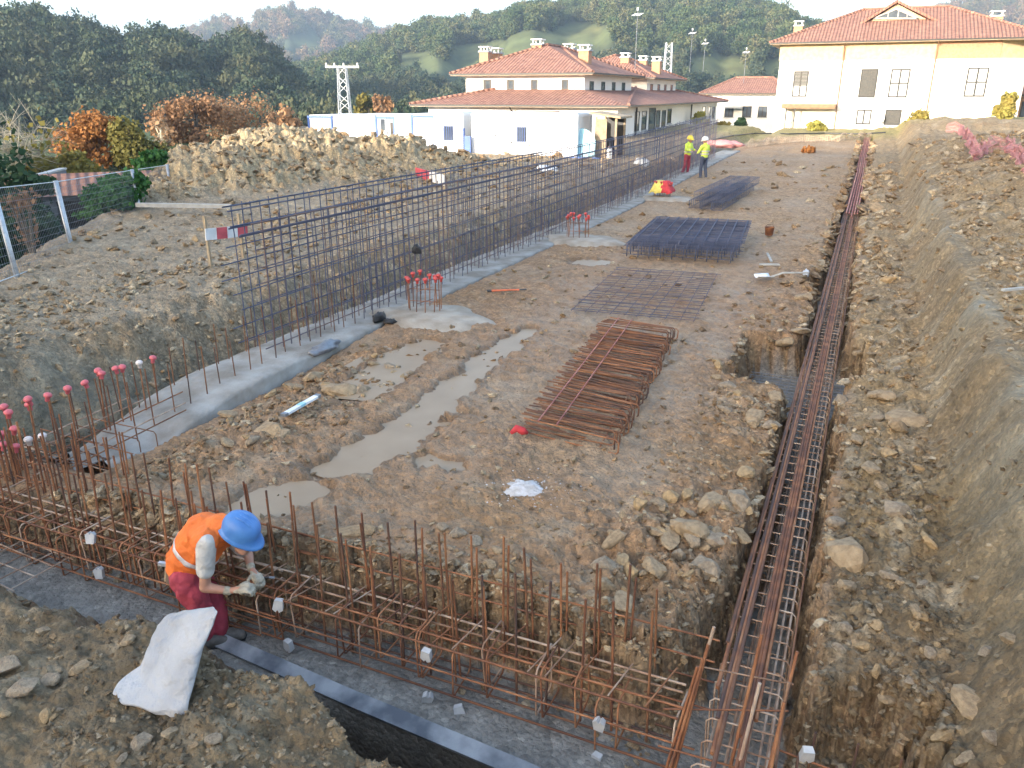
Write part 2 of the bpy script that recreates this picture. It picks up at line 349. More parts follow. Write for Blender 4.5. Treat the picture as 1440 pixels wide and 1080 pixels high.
RUTS = [[(at(742,462),.20),(at(690,500),.25),(at(610,570),.30),(at(540,620),.42),(at(470,655),.34)],
        [(at(600,480),.26),(at(560,505),.40),(at(525,530),.46),(at(500,550),.34)],
        [(at(430,685),.28),(at(390,698),.42),(at(345,712),.30)],
        [(at(845,368),.35),(at(820,366),.4)],
        [(at(632,648),.16),(at(600,645),.16)],
        [(at(640,560),.12),(at(600,600),.16)]]
def seg_dist(x, y, a, b):
    ax, ay, bx, by = a[0], a[1], b[0], b[1]; L = (bx-ax)**2 + (by-ay)**2
    t = np.clip(((x-ax)*(bx-ax) + (y-ay)*(by-ay)) / L, 0, 1); return np.hypot(x-ax-t*(bx-ax), y-ay-t*(by-ay)), t
def fence_d(x, y): return (x + 14.3) * -.824 + (y - 9.35) * -.567      # >0 beyond the site fence
def strata(t, w1, w2):
    q = t*3.6 + .6*w2 + .5*w1; f = np.floor(q); s = (f + sm(.5, 1., q-f) - .6*w2 - .5*w1)/3.6
    return np.where((t > .001)&(t < .999), np.clip(.35*t + .65*s, 0, 1), t)
def terrain(x, y, fine=True):
    """height, colour(4) of the building site"""
    x = np.asarray(x, float); y = np.asarray(y, float)
    w1 = noise(x*.8, y*.8); w2 = noise(x*2.3+9, y*2.3)
    b1 = billow(x*1.1, y*1.1, 3); b2 = billow(x*3.1+5, y*3.1, 3); b3 = billow(x*8.3, y*8.3+4, 3)
    rag = .22*(b2-.26) + .10*(b3-.26)
    base = .40*sm(24, 50, y) + .5*sm(50, 74, y)
    z = base.copy()
    # rough rubble amount by place
    fd = fence_d(x, y)
    plat = sm(-7.4, -6.6, x) * (1 - sm(-.7, -.2, x)) * sm(4.6, 5.2, y)
    rock = np.zeros_like(x)
    # left terrace behind the foundation wall, with its cut bank
    bank = sm(-8.75, -10.2, x + .25*w1 + .12*w2)
    zl = -.38*(1-bank) + bank*(.46 + .04*np.clip(-10.2-x, 0, 6)) * (1-.35*sm(26, 42, y))
    left = sm(-8.55, -8.75, x)
    z = z*(1-left) + left*(base*.8 + zl)
    # near-left bank is steeper and higher
    z += .25*sm(7.5, 5.0, y)*sm(-9.6, -10.6, x)
    # strip under the concrete footing and its inner side
    foot = sm(-8.8, -8.6, x)*(1-sm(-7.3, -7.18, x))*sm(5.2, 5.6, y)
    z = z - foot*.42
    z -= .17*sm(11.5, 8.0, y)*sm(-6.3, -7.0, x)*sm(-8.8, -8.5, x)
    # spoil heap on the left
    hl = np.zeros_like(x)
    for bx, by, bh, br in BUMPS_L: hl = np.maximum(hl, bh*np.exp(-((x-bx)**2+(y-by)**2)/(br*br)*.8)*1.0) + .25*bh*np.exp(-((x-bx)**2+(y-by)**2)/(br*br*2.2))
    z += hl*.86
    # drop beyond the fence, then the valley
    z -= 2.3*sm(-.1, 2.6, fd) * sm(40, 26, y) 
    z -= 9*sm(14, 70, fd)
    # right side: rubble ledge, cut slope, upper terrace, spoil heaps
    right = sm(-.1, .25, x)
    cut = sm(1.0, 1.62, x + .13*w1 + .06*w2 - .012*np.clip(y-8, 0, 60))
    led = .16*sm(.1, 1.0, x) - .10*sm(6.5, 4.0, y)
    up = .06*np.clip(x-1.6, 0, 7) - .45*cut*sm(35,60,y)
    hr = np.zeros_like(x)
    for bx, by, bh, br in BUMPS_R: hr = hr + bh*np.exp(-((x-bx)**2+(y-by)**2)/(br*br))
    z = z + right*(led + cut*(.92 + .15*w1) + up + hr*sm(1.5, 2.5, x))
    # near bank in front of the trench
    near = sm(4.0, 3.4, y)
    z = z*(1-near) + near*(.04 + .10*w1 + .15*sm(2.6,.5,y)) * 1.0
    # front trench and hole under the board
    ef = edge_far(x) + .04*w2; en = edge_near(x) + .03*w2
    tx = sm(-10.0, -9.4, x)*(1-sm(.62, .95, x + rag))
    holex = sm(-4.1, -3.5, x)
    slope_w = .60*(1-holex) + .12*holex
    t_front = strata(sm(ef+.10, ef-.26, y + rag), w1, w2) * np.clip((y-en)/slope_w, 0, 1)**1.2 * tx
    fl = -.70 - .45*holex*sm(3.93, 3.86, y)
    z = z*(1-t_front) + fl*t_front
    # right-hand trench and the pad pit
    el = edge_left(y); er = edge_right(y)
    t_r = strata(sm(el-.10, el+.17, x + rag), w1, w2)*strata(sm(er+.10, er-.14, x + rag), w1, w2)*sm(3.2, 3.5, y)*(1-sm(66, 67, y))
    z = z*(1-t_r) + (base-.74)*t_r
    tr = np.maximum(t_front, t_r)
    # ruts and puddle hollows
    rut = np.zeros_like(x)
    for pl in RUTS:
        for (a, wa), (b, wb) in zip(pl[:-1], pl[1:]):
            d, t = seg_dist(x, y, a, b); d = d + .10*w2 + .05*w1 + .25*(b2-.26); w_ = wa + (wb-wa)*t
            rut = np.maximum(rut, sm(w_*1.4, w_*.55, d))
    z -= .075*rut*(1-tr)*(.8+.7*np.clip(b2-.15,0,.4))
    ridge = np.zeros_like(x)
    # surface relief
    nr = sm(.9, .2, tr)
    rock = np.clip(.35*plat + .8*left*(bank<.98)*sm(7,9,x*0+y) + 1.0*right*sm(.1,.4,x)*(1-.85*cut*(1-sm(1.7,2.1,x))) + sm(.15, .5, hl) + .5*left + near*.5, 0, 1.2)
    corner = np.exp(-((x+1.0)**2/.8 + (y-5.6)**2/1.2)); edge_l = sm(-1.6, -.7, x)*plat
    lefts = plat*sm(-4.9, -6.4, x)*sm(11.5, 9.5, y)
    rock = np.clip(rock + corner + .5*edge_l + .45*lefts, 0, 1.3)
    if fine:
        far = sm(60, 20, np.hypot(x, y))
        z += nr*(1-.8*rut)*(rock*(.22*(b1-.28) + .17*(b2-.26) + .085*(b3-.26)) + (1-np.clip(rock,0,1))*(.04*(b1-.28) + .055*(b2-.26)*(.25+.9*sm(-.05,.35,w1)) + .026*(b3-.26)*(.4+sm(-.1,.3,w1))))
        z += nr*sm(.2,.6,hl)*(.45*(billow(x*.8,y*.8,2)-.25) + .30*(b2-.26))
        rut_e = sm(.02,.4,rut)*(1-sm(.4,.85,rut)); z += .018*rut_e*(.5+b2)
        z += tr*.008*b3
        # trench walls: ragged layers
        wall = tr*(1-tr)*4
        z += wall*(.16*(b3-.25) + .10*(b2-.25))
    # colours
    def C(r, g, b): return np.array([r, g, b])
    n1 = fbm(x*.55+3, y*.55, 4)[...,None]; n2 = fbm(x*2.1, y*2.1+7, 4)[...,None]; n3 = fbm(x*.22, y*.22+2, 3)[...,None]
    s_ = lambda a: np.asarray(a)[...,None]
    col = C(.295,.185,.104)*(1+.22*n2) + C(.03,.03,.03)*n1
    wet = .30 + .3*sm(-.1,.35,n1[...,0]) + .32*plat*sm(26,16,y)*sm(-6,-5,x)*sm(-1.2,-2,x)
    col = col*(1-s_(sm(.05,.45,n1[...,0])*.5)) + C(.225,.152,.085)*s_(sm(.05,.45,n1[...,0])*.5)
    far_p = s_(plat*sm(14, 24, y)); col = col*(1-far_p*.6) + C(.335,.228,.13)*(1+.2*n2)*far_p*.6
    greyp = s_(plat*sm(.0,.4,n3[...,0])*.55); col = col*(1-greyp) + C(.34,.25,.165)*greyp
    L_ = s_(left); col = col*(1-L_) + L_*(C(.30,.23,.15)*(1+.25*n2) + C(.03,.03,.02)*n1)
    G_ = s_(left*(1-bank)*.7 + left*sm(9.5,6,y)*.6); G_ = np.clip(G_,0,1); col = col*(1-G_) + G_*C(.155,.135,.095)*(1+.3*n2)
    Hm = s_(sm(.2,.6,hl)); col = col*(1-Hm) + Hm*(C(.40,.305,.18)*(1+.25*n2))
    Rr = s_(right*sm(.1,.3,x)); col = col*(1-Rr) + Rr*((C(.285,.205,.115)*s_(1-.34*sm(11,6,y)))*(1+.3*n2) + C(.05,.03,.0)*n1)  # ledge soil darkens towards the camera: foreground shade put into its colour
    ct = s_(right*cut*(1-sm(1.65,2.0,x))); gcl = s_(sm(-.15,.3,n1[...,0])); col = col*(1-ct) + ct*((C(.235,.17,.095)*(1-gcl) + C(.285,.235,.155)*gcl)*(1+.2*n2))
    Nr = s_(near); col = col*(1-Nr) + Nr*(C(.165,.12,.068)*(1+.35*n2) + C(.05,.03,.01)*n1)  # near bank soil, with the dimmer foreground light put into its colour
    # pale dry crumbs of rock
    pale = s_(np.clip(rock,0,1)*sm(.12,.4,n2[...,0])*.6*nr); col = col*(1-pale) + pale*C(.37,.31,.22)
    och = s_(np.clip(rock,0,1)*sm(.15,.5,-n1[...,0])*.5*nr); col = col*(1-och) + och*C(.30,.19,.09)
    # cut faces of the trenches: brown layers
    lay = .5+.5*np.sin(z*38 + 3*w1 + 2*w2); wl = s_(np.clip((tr*(1-tr)*4), 0, 1)); col = col*(1-wl) + wl*(C(.13,.08,.045)*(1-s_(lay)) + C(.27,.195,.115)*s_(lay))*(1+.3*n2)
    # concrete blinding in the trench floors
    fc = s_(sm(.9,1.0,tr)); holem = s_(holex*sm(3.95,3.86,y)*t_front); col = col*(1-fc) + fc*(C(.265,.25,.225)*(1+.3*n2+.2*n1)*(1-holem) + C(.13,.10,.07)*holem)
    # sunlit meadow strip in front of the villa, grass beyond
    gs = s_(sm(60,68,y)*sm(-30,-14,x)); col = col*(1-gs) + gs*C(.30,.25,.10)*(1+.25*n2)
    vg = s_(sm(.6,2.5,fd)); col = col*(1-vg) + vg*(C(.06,.085,.032)*(1+.4*n2))
    gl = s_(sm(-8.9,-9.6,x)*sm(6.3,5.2,y)*sm(.0,.3,w1)); col = col*(1-gl) + gl*C(.07,.11,.045)
    mg = s_(sm(.0,.35,rut)*(1-tr)); col = col*(1-.28*mg)
    wet = wet*nr*(1-rock*.5) + .35*fc[...,0] + .5*rut*.8
    wet = np.where(fd > .6, .05, wet)
    return z, np.clip(np.concatenate([col, s_(np.clip(wet,0,1))], -1), .005, 1)

# hills: silhouettes as elevation by bearing, each at its own distance
def az_sl(pts):
    o = []
    for px, py in pts:
        a, b, c = ray(px, py); o.append((math.atan2(a, b), c / math.hypot(a, b)))
    o.sort(); return np.array([q[0] for q in o]), np.array([q[1] for q in o])
HILLS = [  # foot r, ridge r, foot z, silhouette
    (150, 340, -14, az_sl([(-900,60),(-500,20),(-250,10),(0,30),(60,33),(100,44),(160,60),(230,54),(290,74),(350,58),(395,90),(430,120),(480,140),(560,150),(640,165),(760,185),(900,190)])),
    (300, 640, -8, az_sl([(100,190),(300,140),(420,105),(480,86),(560,52),(640,38),(720,30),(790,14),(850,0),(930,-6),(1000,2),(1060,14),(1110,36),(1180,62),(1260,80),(1400,95),(2000,90)])),
    (800, 1250, -10, az_sl([(-800,70),(0,80),(180,66),(250,52),(300,36),(350,24),(400,18),(450,24),(500,38),(540,46),(620,60),(800,60),(1100,60),(1250,50),(1330,16),(1380,4),(1440,0),(1600,10),(2200,50)])),
]
def hill_z(x, y):
    r = np.hypot(x, y); a = np.arctan2(x, y); z = np.full_like(r, -10.0)
    z = -1.0 - 12*sm(90, 170, r)
    for i, (rf, rr, zf, (aa, sl)) in enumerate(HILLS):
        s = np.interp(a, aa, sl)
        spur = noise(a*14 + 5*i, r/rr*1.2 + i*3)*.5 + noise(a*37 + i, r/rr*3)*.25
        top = H + s*rr - (5.5, 5.0, 12.)[i]
        t = sm(rf*(1-.12*noise(a*9, r*0+i)), rr, r) 
        prof = zf + (top-zf)*(t**.85) + spur*(top-zf)*.33*np.sin(np.pi*np.clip(t,0,1))
        prof = np.where(r > rr, top - (r-rr)*.12, prof)
        z = np.maximum(z, prof)
    # the unseen ridge added to shade the site is a separate height below
    return z
TC = -70.0; TE = math.tan(R(SUN_EL))
def shade_ridge_z(x, y):  # unseen ridge added behind the camera, crest stepped to shape the shadow edge
    t = x*SUN_TO[0] + y*SUN_TO[1]; u = x*SUN_TO[1] - y*SUN_TO[0]
    reach = np.interp(u, [-140,-70,-38,-25.5,-21.0,-10,60,140], [5,12,17,24,50,54,56,40])      # how far the shadow lies over the site
    prof = np.where(t < TC, np.exp(-((t-TC)/60.)**2), np.exp(-((t-TC)/22.)**2))
    return ((reach-TC)*TE + .5*noise(u*.3, u*0)) * prof * sm(-200, -150, u) * sm(220, 150, u)
def polar(radii, azs):
    rr, aa = np.meshgrid(radii, azs, indexing='ij'); return rr*np.sin(aa), rr*np.cos(aa)
def polar_mesh(name, X, Y, Z, col, mat_):
    n, k = X.shape; V = np.stack([X, Y, Z], -1).reshape(-1, 3)
    idx = np.arange(n*k).reshape(n, k); nx = np.roll(idx, -1, 1)
    Fq = np.stack([idx[:-1], idx[1:], nx[1:], nx[:-1]], -1).reshape(-1, 4)[:, ::-1]
    me = np_mesh(name, V, Fq, mat_, True)
    ca = me.color_attributes.new('soil', 'FLOAT_COLOR', 'POINT'); ca.data.foreach_set('color', np.asarray(col, np.float32).ravel())
    return me
FA = -YAW
az_d = np.linspace(FA-R(43), FA+R(43), 860); az_c = np.linspace(FA+R(43), FA-R(43)+2*np.pi, 170)[1:-1]
AZ = np.concatenate([az_d, az_c])
RAD = np.concatenate([[.15,.6,1.2], np.geomspace(1.9, 12, 400), np.geomspace(12, 40, 250)[1:], np.geomspace(40, 100, 90)[1:]])
GX, GY = polar(RAD, AZ)
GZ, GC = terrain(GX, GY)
bl = sm(75, 100, np.hypot(GX, GY)); hz_ = hill_z(GX, GY); GZ = GZ*(1-bl) + hz_*bl + shade_ridge_z(GX, GY)
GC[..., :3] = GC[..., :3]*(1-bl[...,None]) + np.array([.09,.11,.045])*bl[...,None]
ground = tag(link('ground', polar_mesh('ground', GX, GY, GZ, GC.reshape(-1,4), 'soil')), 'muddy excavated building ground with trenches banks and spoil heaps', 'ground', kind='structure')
# far hills
az_h = np.concatenate([np.linspace(FA-R(45), FA+R(45), 360), np.linspace(FA+R(45), FA-R(45)+2*np.pi, 200)[1:-1]])
rad_h = np.concatenate([np.geomspace(100, 800, 110), np.geomspace(800, 3000, 40)[1:]])
HX, HY = polar(rad_h, az_h); HZ = hill_z(HX, HY) + shade_ridge_z(HX, HY)
MEADOWS = [(818,52,44,17),(690,74,55,13),(585,84,30,9),(1010,92,46,12),(640,94,50,8),(750,58,34,13),(1100,95,30,10),(430,60,26,8),(340,32,22,6)]
def meadow(x, y, z):
    px, py = proj(x, y, z); m_ = np.zeros_like(px)
    for cx, cy, a, b in MEADOWS: m_ = np.maximum(m_, sm(1.35, .8, ((px-cx)/a)**2 + ((py-cy)/b)**2))
    return m_ * (np.hypot(x, y) > 380)
MD = meadow(HX, HY, HZ)
hn = fbm(HX*.02, HY*.02, 4)[..., None]
HC = np.array([.05,.065,.03])*(1+.3*hn); mdc = np.array([.085,.105,.04])*(1+.4*hn) + np.array([.05,.01,.0])*np.clip(hn,0,1)
HC = HC*(1-MD[...,None]) + mdc*MD[...,None]
HC = np.concatenate([np.clip(HC,.01,1), np.zeros_like(hn)], -1)
tag(link('hills', polar_mesh('hills', HX, HY, HZ, HC.reshape(-1,4), 'hill_soil')), 'wooded hills with small meadows around the valley', 'hills', kind='structure')
def gz(x, y):
    z, _ = terrain(np.array([x]), np.array([y])); return float(z[0])
def gz0(x, y):
    z, _ = terrain(np.array([x]), np.array([y]), False); return float(z[0])

# ------------------------------------------------------------------ puddles of muddy water lying in the ruts
def puddle(pts, lvl, label, pad=.25):
    bm_pts = []
    L = []; Rr_ = []
    for i, (p, w) in enumerate(pts):
        a = pts[max(i-1,0)][0]; b = pts[min(i+1,len(pts)-1)][0]; d = (b-a).normalized(); n_ = Vector((-d.y, d.x, 0))
        e = -d*.2 if i == 0 else (d*.2 if i == len(pts)-1 else Vector((0,0,0)))
        L.append(p + n_*(w+pad) + e); Rr_.append(p - n_*(w+pad) + e)
    mb = MB(); mb.add([(q.x,q.y,lvl) for q in L + Rr_], [(i, i+1, len(L)+i+1, len(L)+i) for i in range(len(L)-1)])
    tag(mb.build('puddle', 'puddle'), label, 'puddle', kind='structure')
pud_lv = [-.044, -.044, -.047, -.042, -.047, -.047]
pud_lb = ['long muddy puddle filling a wheel rut across the platform','short muddy puddle beside the stones near the concrete footing','brown muddy puddle behind the worker in orange vest','shiny wet puddle beside the dark mesh stack','small muddy puddle near the white powder','shallow muddy puddle edge by the long wheel rut']
for pl, lv, lb in zip(RUTS, pud_lv, pud_lb): puddle(pl, lv, lb)
# ================================================================== REINFORCEMENT AND FOUNDATIONS
def basez(y): return .40*float(sm(24, 50, y)) + .5*float(sm(50, 74, y))
def J(p, a=.01): return Vector((p[0]+U(-a,a), p[1]+U(-a,a), p[2]+U(-a,a)))
# ---- concrete strip footing along the left
ft = thing('strip_footing', 'pale concrete strip footing with steel starter bars beside the muddy platform', 'footing')
ny, nx = 240, 9
ys = np.geomspace(5.55, 52, ny); Vv = []
sec = [(-8.42,-.55),(-8.40,-.02),(-8.3,.0),(-8.1,.012),(-7.8,.0),(-7.5,.005),(-7.3,.0),(-7.265,-.03),(-7.25,-.55)]
for i, y in enumerate(ys):
    e = float(sm(8.2, 5.6, y))
    for j, (x, z) in enumerate(sec):
        xx = x + .05*float(noise(y*.9, j*.01+3)) + (.02*float(noise(y*3.1, j*.3)))
        zz = z + .015*float(noise(y*1.7, x*2)) + .008*float(noise(y*6, x*6)) - (e*.36 if z > -.3 else 0)*(.8+.5*float(noise(x*2.2, y*1.3)))
        Vv.append((xx, y + (.25*float(noise(x*3, 9.)) if i == 0 else 0), zz + basez(y)))
Fv = [(i*nx+j, i*nx+j+1, (i+1)*nx+j+1, (i+1)*nx+j) for i in range(ny-1) for j in range(nx-1)]
MB().add(Vv, Fv).build('concrete_strip', 'concrete_new', ft, True)
y = 5.7
while y < 46:
    for X in (-8.32, -7.72):
        yy = y + U(-.04,.04); h = U(.55,.85) if y > 9 else U(.42,.62)
        b0 = (X+U(-.03,.03), yy, basez(y)-.3); bar('starter_bar', b0, (b0[0]+U(-.03,.03), yy+U(-.03,.03), basez(y)+h), .0085, 'rust_dark' if y < 11 else 'steel_mixed', ft)
    y += .29
# ---- bars of the footing that run out of the concrete towards the corner
fc = thing('footing_cage', 'rusty reinforcement cage running out of the concrete footing end', 'rebar cage')
for X, z in ((-8.4,-.12),(-8.15,-.12),(-7.9,-.12),(-7.62,-.12),(-7.42,-.12),(-8.4,-.5),(-8.0,-.5),(-7.6,-.5),(-7.42,-.5)):
    bar('long_bar', J((X, 3.95, z)), J((X+U(-.02,.02), 6.9+U(-.3,.5), z+.10)), .009, random.choice(['rust','rust_pale','rust_dark']), fc)
st = loop_mesh([(-8.45,0,-.55),(-7.38,0,-.55),(-7.38,0,-.10),(-8.45,0,-.10)], .007, 'rust_dark')
for k in range(10):
    o = link('stirrup', st, fc, (U(-.01,.01), 4.0+k*.25+U(-.02,.02), U(-.01,.01)))
# ---- tall wall meshes
def wall_mesh(name, label, X, top, mt, zs, ph, y0=9.0):
    t = thing(name, label, 'rebar mesh', (X, y0, 0))
    y = y0 + ph; n = 0
    while y < 47 and n < 290:
        x = U(-.012,.012); tp = top + U(-.04,.05) + basez(y)
        bar('vertical_bar', (x, y-y0+U(-.012,.012), basez(y)-.02), (x+U(-.02,.02), y-y0+U(-.025,.025), tp), .0088, mt, t); y += .205; n += 1
    for z in zs:
        for a, b in ((y0-.25,21.4),(20.6,33.2),(32.4,47.2)):
            zz = z + U(-.015,.015)
            bar('horizontal_bar', (U(-.005,.005)+.014, a-y0+U(-.2,.2), zz+basez(a)), (.014+U(-.01,.01), b-y0, zz+basez(b)), .012 if z > 1.8 else .0095, mt, t)
    return t
wall_mesh('wall_mesh', 'tall outer sheet of bluish steel wall mesh standing on the footing, bank side', -8.34, 2.2, 'steel_blue', [.18,.42,.66,.90,1.14,1.38,1.62,1.86,1.885,2.1,2.17], .0)
wall_mesh('wall_mesh', 'tall inner sheet of bluish steel wall mesh on the footing, platform side', -7.92, 2.0, 'steel_mixed', [.1,.33,.58,.83,1.08,1.33,1.58,1.82,1.845,1.95], .12)
# ---- front beam cage in the trench
bc = thing('beam_cage', 'rusty beam cage with tall starter bars lying along the front trench', 'rebar cage')
Y0, Y1, ZB, ZT = 4.27, 4.62, -.62, -.20
def sag(x): return .018*math.sin(x*1.9) + .03*(x+4)*-.02
for k, Yk in enumerate((Y0, Y0+.11, Y1-.12, Y1)):
    for z, m_ in ((ZT, random.choice(['rust','rust_pale'])), (ZB, 'rust_dark')):
        for a, b in ((-8.9,-4.2),(-4.9,-.65)):
            bar('long_bar', J((a, Yk, z+sag(a)), .015), J((b, Yk, z+sag(b)), .015), .0095, m_ if k else 'rust', bc)
for Yk, z in ((Y0-.012,-.42),(Y1+.012,-.42),(4.80,-.10),(4.82,-.33),(4.83,.06)):
    for a, b in ((-8.7,-4.0),(-4.6,-.5)): bar('long_bar', J((a, Yk, z), .02), J((b, Yk, z), .02), .008, 'rust', bc)
st = loop_mesh([(0,Y0,ZB),(0,Y1,ZB),(0,Y1,ZT),(0,Y0,ZT)], .0075, 'rust'); st2 = loop_mesh([(0,Y0,ZB),(0,Y1,ZB),(0,Y1,ZT),(0,Y0,ZT)], .0075, 'rust_pale')
x = -8.75; n = 0
while x < -.75:
    o = link('stirrup', st2 if n % 4 == 1 else st, bc, (x, U(-.008,.008), sag(x)+U(-.008,.008))); o.rotation_euler = (U(-.02,.02), U(-.05,.05), U(-.06,.06)); x += .175 + U(-.02,.02); n += 1
x = -8.6; n = 0
while x < -.45:
    for Yk in (4.45, 4.76):
        if abs(x+.6) < .12: continue
        zt = (.50 if x > -3.4 else .56) + U(-.10,.06) - (.1 if Yk < 4.6 else 0)
        p0 = (x+U(-.02,.02), Yk, ZB-.05); lean = U(-.025,.035) - .008*(x+4)
        bar('starter_bar', p0, (p0[0]+lean, Yk+U(-.05,.05), zt), .0098, random.choice(['rust','rust_dark','rust_dark']), bc)
        if random.random() < .65: bar('starter_bar', (p0[0]+.035, Yk+.01, ZB), (p0[0]+lean+U(.0,.05), Yk+U(-.04,.05), zt-U(.02,.12)), .009, 'rust', bc)
    x += .25 if x > -4.5 else .20
# inclined ties across the cage
for k in range(34):
    x = -8.2 + k*.22 + U(-.1,.1); bar('tie_bar', (x, Y0-.01, ZT+.01), (x+U(.06,.14), Y1+U(.05,.16), ZT+U(.0,.04)), .006, random.choice(['rust_pale','rust']), bc)
# extra crossing bars in the corner to the left
for k in range(9):
    bar('long_bar', J((-9.0, 4.9+k*.13, -.30+.03*(k%3)), .03), J((-6.9+.05*k, 4.75+k*.13, -.28+.03*(k%3)), .03), .008, random.choice(['rust','rust_dark','rust_pale']), bc)
# the same beam running on past the crossing trench
bc2 = thing('beam_cage', 'short rusty end of beam cage running under the rubble bank', 'rebar cage')
for Yk in (4.0, 4.2, 4.35): 
    for z in (-.30, -.6): bar('long_bar', J((-.05, Yk, z)), J((1.15, Yk-.12, z)), .008, 'rust', bc2)
st3 = loop_mesh([(0,3.95,-.62),(0,4.38,-.62),(0,4.38,-.28),(0,3.95,-.28)], .007, 'rust_dark')
for k in range(5): link('stirrup', st3, bc2, (.12+k*.23, -.02*k, 0))
for k in range(4): bar('starter_bar', (.18+k*.25, 4.36, -.66), (.2+k*.25, 4.38, -.12+U(-.06,.06)), .008, 'rust_dark', bc2)
# ---- long beam cage in the right-hand trench
lc = thing('long_beam_cage', 'very long rusty beam cage lying in the straight narrow trench', 'rebar cage')
def lz(y): return basez(y)
def runs(X, z, y0, r, m_, step=11.5, dx=0):
    y = y0
    while y < 64:
        e = min(y + step + U(-.4,.4), 65); bar('long_bar', (X+U(-.012,.012), y, z+lz(y)+U(-.008,.008)), (X+dx+U(-.012,.012), e, z+lz(e)+U(-.008,.008)), r, m_, lc); y = e - .5
for k, (X, y0) in enumerate([(-.47,5.1),(-.44,4.6),(-.41,4.3),(-.38,4.0),(-.355,3.75)]): runs(X, -.15-.012*(k%2), y0, .0165, 'rust' if k % 2 else 'rust_dark', 22)
for k, (X, y0) in enumerate([(-.235,4.2),(-.21,3.8),(-.185,3.6),(-.16,4.4)]): runs(X, -.15-.012*(k%2), y0, .0165, 'rust', 22)
for X in (-.31, -.275): runs(X, -.33, 3.2, .010, 'rust_pale')
for X in (-.11, -.05): runs(X, -.25, 3.15, .010, 'rust_pale')
for X in (-.44, -.33, -.2, -.06): runs(X, -.58, 3.1, .010, 'rust_pale')
runs(.005, -.2, 3.5, .009, 'rust_dark')
st = loop_mesh([(-.47,0,-.6),(-.02,0,-.6),(-.02,0,-.165),(-.47,0,-.165)], .0065, 'rust_pale')
y = 3.3; n = 0
while y < 62 and n < 250:
    o = link('stirrup', st, lc, (U(-.01,.01), y, lz(y)+U(-.01,.01))); o.rotation_euler = (U(-.04,.04), U(-.02,.02), U(-.04,.04)); y += .20 if y < 30 else .45; n += 1
pk = thing('pink_bar_bundle', 'bundle of pinkish steel bars lying on the far end of the trench cage', 'steel bars')
for k in range(5):
    X = -.42 + k*.085
    for a, b, xa, xb in ((28.5+U(-.5,.5), 41, .02, .06), (40.6, 52, .06, .0), (51.5, 66, .0, .05)):
        bar('bar', (X+xa, a, -.06+lz(a)), (X+xb, b, -.06+lz(b)), .022, 'rust_pink', pk)
# leaning corner bars where the two cages meet
cb = thing('corner_bars', 'leaning rusty corner bars standing where the two trench cages cross', 'steel bars')
for (x0,y0,x1,y1,zt) in [(-.66,4.02,-.47,4.2,.62),(-.64,4.0,-.49,4.18,.50),(-.67,3.97,-.51,4.16,.40),(-.70,4.0,-.54,4.17,.32),(-.30,4.0,-.19,4.25,.62),(-.26,3.9,-.16,4.1,.38),(-.08,3.95,.02,4.3,.52),(-.06,3.93,.0,4.2,.36),(-.05,3.9,-.01,4.15,.25)]:
    bar('corner_bar', (x0,y0,-.7), (x1,y1,zt), .011, random.choice(['rust','rust','rust_pale']), cb)
bar('cross_bar', (-.72,4.1,-.02), (.02,4.32,.05), .007, 'rust', cb); bar('cross_bar', (-.72,4.02,-.25), (.0,4.1,-.3), .007, 'rust', cb); bar('cross_bar', (-.55,4.3,.22), (.03,4.42,.18), .006, 'rust_pale', cb)
# ---- mesh sheets at the bottom of the pits
def sheet(name, label, c, lx, ly, nx_, ny_, mt, rz=0, r=.006, wob=.01, group=None):
    t = thing(name, label, 'rebar mesh', c, group, rz)
    for i in range(nx_):
        x = -lx/2 + lx*i/(nx_-1); bar('mesh_bar', (x+U(-wob,wob), -ly/2-U(0,.08), U(0,wob)), (x+U(-wob,wob), ly/2+U(0,.08), U(0,wob)), r, mt, t)
    for j in range(ny_):
        y_ = -ly/2 + ly*j/(ny_-1); bar('cross_bar', (-lx/2-U(0,.08), y_+U(-wob,wob), .012+U(0,wob)), (lx/2+U(0,.08), y_+U(-wob,wob), .012+U(0,wob)), r, mt, t)
    return t
sheet('footing_mesh', 'grey mesh sheet at the bottom of the pad pit under the long cage', (-.42, 12.1, -.66), 1.7, 1.7, 12, 12, 'galv_dark')
sheet('footing_mesh', 'loose grey mesh sheet in the trench corner beyond the concrete bed', (-7.35, 3.98, -.50), 1.7, .75, 8, 5, 'rust_pale', R(-4), .0075, .03)
